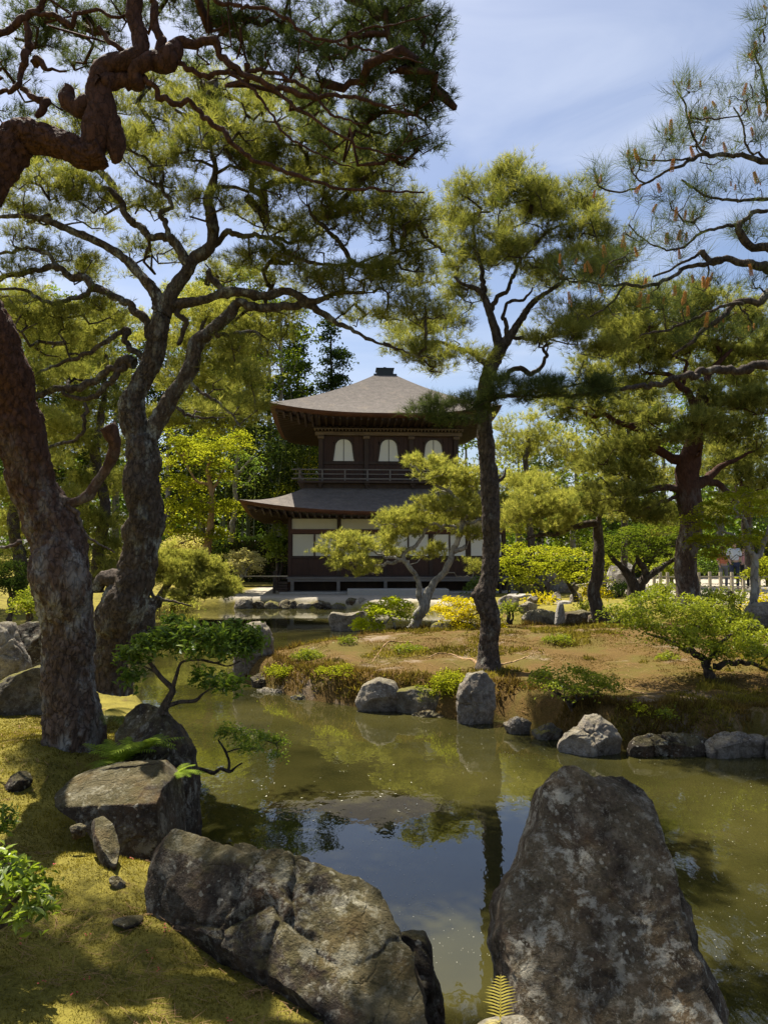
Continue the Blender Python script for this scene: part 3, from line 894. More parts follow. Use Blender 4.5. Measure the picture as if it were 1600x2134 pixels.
rock('standing_rock', 'tall tapering dark brown boulder with pale lichen standing in the near pond', [(1165, 1597), (1200, 1603), (1250, 1608), (1310, 1620), (1345, 1648), (1355, 1700), (1370, 1760), (1385, 1820), (1408, 1900), (1440, 1980), (1470, 2040), (1490, 2090), (1512, 2180), (1530, 2300), (1540, 2600), (1400, 2700), (1150, 2700), (1030, 2600), (1032, 2220), (1035, 2100), (1040, 2030), (1025, 1950), (1030, 1880), (1050, 1835), (1080, 1800), (1090, 1750), (1115, 1700), (1122, 1650)],
     2.85, 0.42, MR_tall, 3, ky=-0.0006, planes=[((1100, 1700, .13), (1060, 2000, .30), (1330, 2100, .40)), ((1195, 1612, .10), (1325, 1735, .26), (1350, 1640, -.04)), ((1330, 1740, .24), (1420, 2100, .36), (1500, 2080, 0.02))],
     facets=0, nt=300, nv=100, amp=0.012, steps=0.007, center=(1240, 1950), back=0.6, p=4.5, sink=1.0, fine=1.8)
rock('boulder', 'long ridged dark boulder with white lichen spots at the bottom of the near bank', [(318, 1900), (320, 1850), (332, 1812), (350, 1782), (400, 1757), (455, 1772), (520, 1798), (600, 1792), (655, 1808), (735, 1830), (790, 1852), (806, 1885), (830, 1945), (862, 1990), (880, 2045), (893, 2134), (880, 2230), (780, 2220), (700, 2160), (600, 2100), (520, 2050), (440, 2000), (380, 1968), (322, 1945)],
     3.05, 0.30, MR_dark, 11, kx=-0.0006, ky=-0.0019, up=0.35, back=1.0, planes=[((330, 1900, .10), (460, 1900, .30), (440, 2010, .10)), ((420, 1780, .08), (600, 1880, .26), (780, 1870, .06)), ((600, 1890, .30), (560, 2030, .15), (780, 2130, .18)), ((800, 1900, .08), (700, 1990, .26), (860, 2134, .12))],
     facets=4, nt=300, nv=100, amp=0.045, steps=0.020, center=(590, 1950), p=2.6, sink=1.0, fine=1.3)
rock('boulder', 'narrow dark rock at the water behind the right end of the long ridged boulder', [(832, 1938), (885, 1942), (902, 1975), (903, 2035), (918, 2080), (932, 2150), (900, 2230), (840, 2200), (820, 2050)], 2.95, 0.15, MR_dark, 13, nt=120, nv=40, steps=0.02)
rock('boulder', 'flat-topped boulder with a sunlit top beside the big pine and fern', [(140, 1640), (160, 1618), (230, 1600), (330, 1594), (362, 1622), (371, 1700), (374, 1770), (345, 1815), (300, 1790), (262, 1735), (235, 1700), (180, 1665)],
     4.30, 0.55, MR_dark, 17, ky=-0.0002, back=0.5, planes=[((140, 1612, .0), (362, 1592, .0), (280, 1650, .34)), ((200, 1650, .30), (370, 1650, .34), (300, 1800, .40))],
     facets=0, nt=200, nv=70, amp=0.022, steps=0.010, center=(290, 1690), p=5.0)
rock('boulder', 'rounded dark boulder rising from the water behind the fern', [(245, 1535), (268, 1490), (298, 1464), (345, 1480), (380, 1518), (402, 1560), (414, 1620), (420, 1680), (402, 1722), (330, 1730), (260, 1640)], 5.1, 0.40, MR_dark, 19, ky=-0.001, nt=160, nv=60, amp=0.05, steps=0.02, facets=5)
rock('boulder', 'small mottled stone sunk in the sunlit moss beside the flat-topped boulder', [(190, 1725), (215, 1718), (240, 1738), (250, 1770), (243, 1795), (215, 1788), (196, 1758)], hit(215, 1792, 2.5, 6), 0.09, MR_dark, 23, ky=-0.004, amp=0.03, up=0.5, nt=100, nv=34)
rock('boulder', 'tiny stone next to the mottled stone in the moss', [(147, 1722), (165, 1716), (180, 1722), (178, 1738), (155, 1742)], 3.85, 0.04, MR_dark, 24, nt=60, nv=20)
rock('boulder', 'half-buried dark stone at the foot of the big pine', [(5, 1645), (30, 1622), (62, 1610), (70, 1625), (40, 1645), (10, 1655)], 4.7, 0.07, MR_dark, 26, ky=-0.004, nt=70, nv=24)
rock('boulder', 'flat grey stone level with the near moss, left of the ridged boulder', [(225, 1922), (262, 1912), (300, 1908), (296, 1922), (262, 1932)], 3.15, 0.02, MR_dark, 27, ky=-0.006, nt=60, nv=20)
rock('boulder', 'small black stone poking from the moss left of the ridged boulder', [(228, 1828), (245, 1826), (262, 1842), (255, 1856), (238, 1850)], 3.45, 0.04, MR_dark, 28, nt=50, nv=16)
rock('boulder', 'pale fissured rock at the left edge of the photo behind the big pine', [(-40, 1310), (5, 1297), (28, 1300), (40, 1335), (62, 1380), (66, 1440), (-40, 1450)], 8.6, 0.30, MR_grey, 31, nt=120, nv=44, steps=0.02)
rock('boulder', 'dark grey rock touching the big pine trunk, behind the fissured rock', [(28, 1310), (60, 1298), (95, 1296), (110, 1400), (60, 1410), (35, 1350)], 9.4, 0.25, MR_dark, 32, nt=100, nv=34)
rock('boulder', 'low slanting rock mossy at its foot, left of the big pine trunk', [(-60, 1470), (-20, 1435), (40, 1402), (80, 1388), (110, 1390), (115, 1505), (-60, 1520)], 7.3, 0.40, MR_moss, 33, nt=140, nv=44, steps=0.012)
rock('boulder', 'small spiky rock at the waterline between the two left pine trunks', [(243, 1305), (262, 1294), (282, 1296), (286, 1340), (244, 1345)], 14.0, 0.2, MR_grey, 34, nt=60, nv=24)
rock('boulder', 'dark upright rock on the far left shore beside the second pine trunk', [(272, 1262), (298, 1243), (325, 1250), (322, 1300), (288, 1318), (268, 1315)], 16.5, 0.3, MR_dark, 35, nt=70, nv=26)
rock('boulder', 'pale stone by the far shore behind the big pine trunk', [(48, 1170), (75, 1160), (90, 1185), (70, 1200), (50, 1195)], 22, 0.3, MR_pale, 36, nt=60, nv=20)
rock('boulder', 'jagged grey rock standing in the pond beside the island tip', [(493, 1345), (498, 1315), (520, 1298), (550, 1294), (560, 1312), (566, 1345), (572, 1385), (558, 1412), (500, 1412), (488, 1380)], 11.2, 0.30, MR_grey, 37, nt=130, nv=46, amp=0.07, steps=0.03)
rock('boulder', 'square pale rock alone in open water between pavilion and island', [(685, 1284), (692, 1276), (740, 1277), (758, 1270), (762, 1298), (735, 1316), (690, 1314)], 18.0, 0.30, MR_grey, 38, nt=90, nv=34, amp=0.05)
# island shore
rock('shore_rock', 'pale rounded rock on the island shore, left of the mossy clumps', [(740, 1462), (758, 1428), (788, 1414), (822, 1420), (838, 1448), (825, 1482), (770, 1490)], 9.0, 0.22, MR_grey, 41, nt=110, nv=36)
rock('shore_rock', 'brown mossy rock between the pale rounded rock and the blue-grey one', [(822, 1440), (860, 1432), (905, 1436), (938, 1450), (942, 1482), (880, 1490), (830, 1486)], 8.95, 0.20, MR_moss, 42, nt=100, nv=34)
rock('shore_rock', 'upright blue-grey rock on the shore below the tall island pine', [(948, 1465), (958, 1428), (975, 1403), (1010, 1400), (1030, 1425), (1028, 1470), (1018, 1505), (965, 1515), (952, 1500)], 8.4, 0.22, MR_grey, 43, nt=140, nv=46, steps=0.03)
rock('shore_rock', 'large pale knobbly rock in the shallows of the island, right of centre', [(1163, 1550), (1180, 1528), (1203, 1514), (1220, 1492), (1246, 1488), (1272, 1510), (1292, 1535), (1288, 1562), (1230, 1575), (1178, 1570)], 7.15, 0.24, MR_grey, 44, nt=150, nv=50, amp=0.07, steps=0.025)
flat = [((1048, 1508), (1075, 1502), (1106, 1510), (1100, 1524), (1065, 1524), 7.9, 'flat pale stone awash at the foot of the brown moss'),
        ((1108, 1520), (1140, 1517), (1172, 1526), (1168, 1540), (1120, 1538), 7.65, 'low grey stone between the flat awash stone and the knobbly rock'),
        ((1300, 1545), (1350, 1534), (1465, 1540), (1470, 1565), (1320, 1568), 7.05, 'long flat edging stone right of the knobbly rock'),
        ((1462, 1546), (1500, 1538), (1590, 1540), (1592, 1562), (1480, 1568), 7.0, 'second long flat edging stone, near the right edge of the photo'),
        ((1590, 1540), (1640, 1532), (1760, 1540), (1760, 1572), (1600, 1568), 6.95, 'flat edging stone cut by the right edge of the photo'),
        ((522, 1415), (545, 1404), (560, 1412), (556, 1432), (530, 1436), 10.6, 'small round stone at the very tip of the island'),
        ((530, 1436), (560, 1434), (600, 1448), (598, 1462), (560, 1454), 10.2, 'thin rim stone just right of the island tip'),
        ((604, 1452), (635, 1452), (650, 1462), (640, 1472), (610, 1468), 9.7, 'rim stone under the reddish grass of the island'),
        ((850, 1490), (890, 1487), (930, 1496), (925, 1506), (870, 1502), 8.7, 'thin stone at the waterline below the brown mossy rock')]
for k, f in enumerate(flat):
    rock('shore_rock', f[6], f[:5], f[5], 0.13, (MR_grey, MR_moss, MR_dark)[k % 3], 50 + k, nt=110, nv=36, ky=-0.004, facets=6, amp=0.11, steps=0.035, sink=2.2, fine=1.5)
rock('tree_stump', 'dark sawn stump topped with moss under the yellow azalea on the island', [(893, 1318), (905, 1300), (950, 1294), (990, 1300), (996, 1325), (985, 1340), (930, 1342), (897, 1335)], 13.6, 0.3, MR_moss, 60, nt=80, nv=26, cat='stump')
# rocks on the far right shore
rr = [((1036, 1285), (1038, 1250), (1055, 1240), (1078, 1245), (1082, 1284), (1060, 1292), 21.5, 'pinkish grey block on the far shore just right of the tall island pine', MR_grey),
      ((1078, 1280), (1082, 1262), (1100, 1252), (1120, 1262), (1112, 1284), (1090, 1288), 21.0, 'small faceted rock beside the pinkish block', MR_grey),
      ((1084, 1290), (1100, 1272), (1130, 1268), (1158, 1276), (1160, 1294), (1120, 1300), 20.0, 'low arched rock at the edge of the side inlet', MR_grey),
      ((1154, 1308), (1158, 1275), (1163, 1254), (1172, 1256), (1178, 1308), (1165, 1312), 16.8, 'slender pale upright stone at the inlet beyond the island', MR_pale),
      ((1172, 1300), (1176, 1276), (1210, 1272), (1236, 1276), (1240, 1302), (1200, 1306), 18.5, 'dark slab of the stone bridge beside the slender stone', MR_dark),
      ((1222, 1300), (1226, 1282), (1250, 1276), (1275, 1284), (1280, 1306), (1240, 1308), 18.0, 'dark rounded rock under the leaning pine trunk', MR_dark),
      ((1150, 1262), (1160, 1252), (1185, 1252), (1195, 1262), (1170, 1268), (1155, 1266), 22.5, 'white flat stone behind the slender upright stone', MR_pale),
      ((1148, 1252), (1152, 1236), (1165, 1232), (1168, 1252), (1158, 1256), (1150, 1255), 23.0, 'small grey rock on the golden moss behind the inlet', MR_grey),
      ((1185, 1262), (1188, 1240), (1200, 1232), (1212, 1240), (1212, 1262), (1200, 1266), 22.8, 'bluish upright rock beside the yellow azalea behind the inlet', MR_grey),
      ((1112, 1215), (1120, 1195), (1150, 1188), (1172, 1198), (1178, 1215), (1140, 1222), 30, 'brown rockery boulder behind the dark garden posts', MR_grey),
      ((1140, 1232), (1150, 1218), (1180, 1212), (1205, 1222), (1200, 1232), (1160, 1236), 28, 'low pink rockery boulder beside the last dark post', MR_grey),
      ((1098, 1250), (1104, 1242), (1118, 1244), (1120, 1254), (1108, 1257), (1100, 1255), 22.0, 'small grey stone beside the yellow-green azalea', MR_grey),
      ((1262, 1205), (1270, 1180), (1300, 1165), (1318, 1180), (1320, 1208), (1290, 1212), 31, 'big grey rockery boulder seen between the maple stems', MR_pale),
      ((1225, 1215), (1235, 1196), (1255, 1190), (1268, 1205), (1262, 1220), (1240, 1222), 30, 'rough rockery boulder left of the multi-stemmed maple', MR_grey),
      ((1040, 1252), (1060, 1238), (1100, 1238), (1130, 1250), (1100, 1256), (1060, 1256), 24.5, 'long flat stone slab leading to the pavilion path', MR_pale),
      ((1540, 1300), (1560, 1262), (1600, 1255), (1640, 1270), (1650, 1310), (1580, 1315), 13.2, 'pinkish boulder under the pale tree at the right edge', MR_grey),
      ((1400, 1345), (1410, 1332), (1440, 1332), (1452, 1345), (1430, 1352), (1410, 1350), 12.2, 'pale stone under the big spreading azalea', MR_pale)]
for k, f in enumerate(rr):
    rock('far_rock', f[7], f[:6], f[6], (f[2][0] - f[0][0] + 20) / F_PX * f[6] * 0.5, f[8], 80 + k, nt=70, nv=24)
# edging stones of the far embankment, one by one
rg = np.random.default_rng(5)
ORD = 'first second third fourth fifth sixth seventh eighth ninth tenth eleventh twelfth thirteenth fourteenth fifteenth sixteenth seventeenth eighteenth nineteenth twentieth twenty-first twenty-second twenty-third twenty-fourth twenty-fifth twenty-sixth twenty-seventh twenty-eighth twenty-ninth thirtieth'.split()
x = 488.0; k = 0
while x < 1035:
    w = rg.uniform(20, 52); hgt = rg.uniform(15, 27)
    if not (684 < x + w / 2 < 684):
        y1 = 1271 + rg.uniform(-1, 2) + max(0, x - 880) * 0.07
        o = [(x, y1 - 3), (x + 3, y1 - hgt + 4), (x + w * .35, y1 - hgt - rg.uniform(0, 3)), (x + w * .8, y1 - hgt + rg.uniform(0, 4)), (x + w, y1 - 6), (x + w * .9, y1 + 2), (x + w * .3, y1 + 3)]
        rock('edging_stone', 'rough edging stone of the low embankment below the pavilion, %s from the left' % ORD[k], o, 25.1 - max(0, x - 880) * 0.014, 0.35, (MR_grey, MR_dark, MR_moss, MR_dark)[k % 4], 200 + k, nt=56, nv=18, amp=0.10, steps=0.03, group='edging stones along the pavilion embankment', cat='edging stone', facets=4)
    x += w - 9; k += 1
# ------------------------------------------------------------------ trees and shrubs
PXR = 739.0   # focal length in pixels of the picture that is judged
MB_dark = mat_bark('pine_bark_dark', (0.018, 0.013, 0.010), (0.085, 0.064, 0.048), 0.22, plate=20)
MB_pine = mat_bark('pine_bark_plates', (0.018, 0.013, 0.009), (0.088, 0.064, 0.046), 0.38, plate=24, bump=0.015)
MB_red = mat_bark('pine_bark_red', (0.028, 0.018, 0.013), (0.105, 0.07, 0.05), 0.5, plate=22, bump=0.015, lich_col=(0.30, 0.29, 0.26), upper=(0.10, 0.045, 0.028), z0=1.2, z1=2.6)
MB_tan = mat_bark('bark_tan', (0.16, 0.09, 0.04), (0.34, 0.22, 0.11), 0.0, plate=5)
MB_grey = mat_bark('bark_grey', (0.10, 0.09, 0.075), (0.28, 0.26, 0.22), 0.3, plate=7)
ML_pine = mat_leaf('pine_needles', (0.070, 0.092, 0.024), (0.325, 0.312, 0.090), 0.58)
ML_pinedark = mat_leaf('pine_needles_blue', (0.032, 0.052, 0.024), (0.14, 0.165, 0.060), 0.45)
ML_pinebright = mat_leaf('pine_needles_young', (0.14, 0.162, 0.038), (0.45, 0.42, 0.12), 0.62)
ML_maple = mat_leaf('maple_leaves', (0.15, 0.18, 0.014), (0.38, 0.38, 0.035), 0.6)
ML_lime = mat_leaf('lime_leaves', (0.24, 0.30, 0.015), (0.48, 0.50, 0.03), 0.6)
ML_mapledeep = mat_leaf('maple_leaves_deep', (0.05, 0.085, 0.014), (0.17, 0.20, 0.022), 0.55)
ML_azal = mat_leaf('azalea_leaves', (0.10, 0.14, 0.014), (0.36, 0.38, 0.035), 0.45, 0.012)
ML_yellow = mat_leaf('yellow_azalea_leaves', (0.36, 0.32, 0.012), (0.62, 0.50, 0.02), 0.55)
ML_cream = mat_leaf('cream_azalea_leaves', (0.38, 0.35, 0.14), (0.62, 0.55, 0.28), 0.45)
ML_fern = mat_leaf('fern_fronds', (0.16, 0.24, 0.03), (0.34, 0.42, 0.07), 0.55)
ML_green = mat_leaf('green_leaves', (0.06, 0.11, 0.016), (0.19, 0.26, 0.038), 0.5, 0.02)
ML_fresh = mat_leaf('fresh_leaves', (0.13, 0.20, 0.02), (0.32, 0.38, 0.045), 0.5, 0.025)
ML_dark = mat_leaf('evergreen_leaves', (0.016, 0.032, 0.010), (0.06, 0.085, 0.018), 0.35)
ML_cedar = mat_leaf('cedar_leaves', (0.018, 0.036, 0.012), (0.055, 0.080, 0.020), 0.3)
ML_bamboo = mat_leaf('bamboo_leaves', (0.05, 0.075, 0.016), (0.16, 0.18, 0.045), 0.5)
TRI_COUNT = [0]

def unit(v): return v / (np.linalg.norm(v, axis=-1, keepdims=True) + 1e-9)

def needles(P, A, n, length, w, rg, spread=(0.35, 1.25), curve=0.0):
    """n needles from every tuft; P tuft points, A tuft axes"""
    N = len(P)
    B = np.repeat(P, n, 0); A = np.repeat(unit(A), n, 0); M = len(B)
    r = unit(rg.normal(size=(M, 3))); r = unit(r - A * (r * A).sum(1)[:, None])
    ph = rg.uniform(spread[0], spread[1], M)[:, None]
    d = A * np.cos(ph) + r * np.sin(ph)
    Ln = (length * rg.uniform(0.7, 1.15, M))[:, None]
    B = B + A * (rg.uniform(-0.35, 0.25, M)[:, None] * length)
    s = unit(np.cross(d, unit(rg.normal(size=(M, 3))))) * (w / 2)
    V = np.stack([B - s, B + s, B + d * Ln], 1).reshape(-1, 3)
    F = np.arange(3 * M, dtype=np.int32).reshape(-1, 3)
    tint = np.repeat(rg.normal(0.45, 0.22, N), n * 3)
    TRI_COUNT[0] += M
    return V, F, tint

def leaves(P, Nrm, size, rg, aspect=0.5, jit=0.5, fold=0.2, tints=None, smin=0.6):
    """one folded two-faced leaf at every point"""
    M = len(P)
    n = unit(Nrm + rg.normal(size=(M, 3)) * jit)
    d = unit(np.cross(n, rg.normal(size=(M, 3))))
    s = np.cross(n, d)
    L_ = (size * rg.uniform(smin, 1.2, M))[:, None]
    a = P - d * L_ * 0.5; b = P + d * L_ * 0.5
    m = P - d * L_ * 0.05
    l = m + s * L_ * aspect / 2 + n * L_ * fold; r = m - s * L_ * aspect / 2 + n * L_ * fold
    V = np.stack([a, l, b, r], 1).reshape(-1, 3)
    k = np.arange(M, dtype=np.int32)[:, None] * 4
    F = np.concatenate([k + [0, 2, 1], k + [0, 3, 2]], 0)
    tint = np.repeat(rg.normal(0.45, 0.2, M) if tints is None else tints, 4)
    TRI_COUNT[0] += 2 * M
    return V, F, tint

def trace(pts, Y, slim=1.0):
    """(px, py, width in px[, extra depth]) -> points, radii; Y number or function of (px, py)"""
    P, R = [], []
    for q in pts:
        y = (Y(q[0], q[1]) if callable(Y) else Y) + (q[3] if len(q) > 3 else 0)
        P.append(at(q[0], q[1], y)); R.append(q[2] / 2 / F_PX * y * slim)
    return np.array(P), np.array(R)

def grow(limbs, att, rg, rtip, rmax_f=0.55, crook=0.13, seg=0.12, upbias=0.0, first=0.15):
    """join every attractor point to the nearest wood by a crooked path; returns paths with radii"""
    P0 = np.concatenate([l[0] for l in limbs]); R0 = np.concatenate([l[1] for l in limbs])
    cap = len(P0) + len(att) * 9 + 10
    N = np.zeros((cap, 3)); Rn = np.zeros(cap); own = np.full(cap, -1); n = len(P0)
    N[:n] = P0; Rn[:n] = R0
    order = rg.permutation(len(att)); k1 = int(len(att) * first)
    dmin = np.array([np.min(((P0 - a) ** 2).sum(1)) for a in att[order[:k1]]]) if k1 else np.array([])
    order = np.concatenate([order[:k1][np.argsort(dmin)], order[k1:]]).astype(int)
    paths = []
    for a_i in order:
        a = att[a_i]
        D = a - N[:n]
        d = np.sqrt((D * D).sum(1)) + np.maximum(0, -D[:, 2]) * upbias
        j = int(np.argmin(d)); ds = np.linalg.norm(D[j])
        if ds < 1e-4: continue
        m = int(np.clip(math.ceil(ds / seg), 2, 8))
        f = np.linspace(0, 1, m + 1)[:, None]
        Q = N[j] * (1 - f) + a * f
        w = np.sin(f * math.pi) ** 0.7
        Q = Q + w * (rg.normal(size=(m + 1, 3)) * ds * crook * 0.45 + unit(rg.normal(size=3)) * ds * crook)
        Q[:, 2] -= (np.sin(f[:, 0] * math.pi)) * ds * 0.07
        Q[0] = N[j]; Q[-1] = a
        parent = own[j]; paths.append([Q, parent, 1, Rn[j], f[:, 0] * 0 + 0])
        N[n:n + m] = Q[1:]; own[n:n + m] = len(paths) - 1; Rn[n:n + m] = 0.0; n += m
    cnt = np.ones(len(paths))
    for i in range(len(paths) - 1, -1, -1):
        if paths[i][1] >= 0: cnt[paths[i][1]] += cnt[i]
    out = []
    for i, (Q, par, _, rj, _) in enumerate(paths):
        r0 = min(rtip * cnt[i] ** 0.48, rtip * 7)
        if par < 0 and rj > 0: r0 = min(r0, rj * rmax_f)
        r1 = max(rtip * 0.8, r0 * (0.45 if cnt[i] < 3 else 0.55))
        out.append((Q, np.linspace(r0, r1, len(Q)), unit(Q[-1] - Q[-2])))
    return out

def make_pad(pad, Y, rg, cr, thick=0.8):
    """clump centres inside a pad (cx, cy, rx, ry[, depth shift[, depth radius]])"""
    cx, cy, rx, ry = pad[:4]; dY = pad[4] if len(pad) > 4 else 0.0
    y = Y + dY
    RX, RZ = rx / F_PX * y, ry / F_PX * y
    RY = pad[5] if len(pad) > 5 else RX * thick
    n = int(min(90, max(4, 3.4 * RX * max(RZ, cr * 0.6) / (cr * cr))))
    q = rg.normal(size=(n * 3, 3)); q = unit(q) * rg.uniform(0.15, 1.0, (n * 3, 1)) ** (1 / 2.2)
    q = q[q[:, 2] > -0.75][:n]
    lump = 1 + 0.22 * fbm(q * 2.1 + cx * 0.1, 2, 77)[:, None]
    q = q * lump
    C = at(cx, cy, y) + q * np.array([RX, RY, RZ])
    return C, q, (RX, RY, RZ)

def tree(name, label, cat, Y, limbs, pads, bark, leafmat, kind='pine', group=None, seed=0, cr=0.2, lai=2.6, length=0.11, wpx=0.26, per=18, leaf=0.06,
         rtip=None, crook=0.16, sides=12, hero=0.0, base=None, flat=0.55, upb=0.6, extra=None, limb_parts=None, aspect=0.5, rough=0.14, thick=0.8, spread=(0.35, 1.3), seg=None, jit=0.45, lift=0.0):
    rg = np.random.default_rng(seed + 1000)
    Yn = Y(800, 1100) if callable(Y) else Y
    traced = []
    for l in limbs:
        P, R = trace(l, Y, 0.89 if hero else 1.0); st = max(0.02, np.median(R) * 0.8) if not hero else hero * 1.6
        traced.append(resample(P, R, st))
    b = traced[0][0][0] if base is None else base
    root = thing(name, label, cat, (float(b[0]), float(b[1]), float(b[2])), group=group)
    tb = Tubes()
    for k, (P, R) in enumerate(traced):
        big = np.median(R)
        if hero and big > 0.035:
            sd = int(np.clip(2 * math.pi * big / hero, 24, 190))
            P = P + np.stack([fbm(P * 3, 2, 5), fbm(P * 3, 2, 6), fbm(P * 3, 2, 7)], -1) * (R * 0.30)[:, None]
            tb.add(P, R, sd, rough, seed + k, True, burl=0.30 if rough > 0.2 else 0.1, plates=0.017 * min(1, big / 0.14), plate_scale=27)
        else:
            sd = sides if big > 0.02 else 7
            q = P * (0.9 / max(0.05, big * 4))
            PP = P + np.stack([fbm(q, 2, 5), fbm(q, 2, 6), fbm(q, 2, 7)], -1) * np.minimum(R * 1.6 + 0.0012 * Yn, 0.07)[:, None] + np.stack([fbm(q * 2.6, 2, 8), fbm(q * 2.6, 2, 9), fbm(q * 2.6, 2, 10)], -1) * np.minimum(R * 0.8, 0.03)[:, None]
            tb.add(PP, R, sd, rough * 1.6, seed + k)
    tb.build('trunk', bark, root)
    pxm = Yn / PXR
    C, AX, SZ = [], [], []
    for p in pads:
        c, q, s = make_pad(p, Yn, rg, cr, thick)
        C.append(c); AX.append(q); SZ.append(np.tile(s, (len(c), 1)))
    if not C: return root
    C = np.concatenate(C); AX = np.concatenate(AX)
    rt = rtip or max(0.0028, 0.16 * pxm)
    paths = grow([(P, R) for P, R in traced], C - np.array([0, 0, cr * 0.35]), rg, rt, crook=crook, seg=seg or max(0.1, 2.5 * pxm), upbias=upb)
    tw = Tubes()
    for Q, R, d in paths:
        tw.add(Q, R, 5 if R[0] > 0.5 * pxm else 3, closed_end=False)
    tw.build('branches', bark, root)['kind'] = 'stuff'
    w = wpx * pxm
    area = sum(math.pi * (p[2] * p[3]) * (((Yn + (p[4] if len(p) > 4 else 0)) / F_PX) ** 2) for p in pads)
    if kind == 'pine':
        per_needle = 0.5 * w * length * 0.64
        tot = lai * area / per_needle
        nt_ = int(tot / per)
        ci = rg.integers(0, len(C), nt_)
        off = rg.normal(size=(nt_, 3)) * np.array([cr * 0.62, cr * 0.62, cr * 0.30])
        P = C[ci] + off + np.array([0, 0, cr * 0.02])
        A = unit(off * np.array([1.0, 1.0, 0.6]) / cr * 0.8 + AX[ci] * 0.5 + np.array([0, 0, 0.95]) + rg.normal(size=(nt_, 3)) * 0.25)
        V, F, T = needles(P, A, per, length, w, rg, spread)
    else:
        s = leaf; per_leaf = 0.5 * s * s * aspect * 0.8
        tot = int(lai * area / per_leaf * 0.7)
        ci = rg.integers(0, len(C), tot)
        off = rg.normal(size=(tot, 3)) * np.array([cr * 0.7, cr * 0.7, cr * 0.7 * flat * 0.5])
        P = C[ci] + off; P[:, 2] -= (off[:, 0] ** 2 + off[:, 1] ** 2) / cr * 0.35
        cl = rg.normal(0.45, 0.16, len(C))
        nr = np.array([0, 0, 1.0]) * (1 - lift) + unit(AX[ci]) * lift
        V, F, T = leaves(P, nr, s, rg, aspect, jit, tints=cl[ci] + rg.normal(0, 0.12, tot))
    o = wpart('crown', V, F, leafmat, root, smooth=False, attrs={'tint': T}); o['kind'] = 'stuff'
    if extra: extra(root, C, rg)
    return root

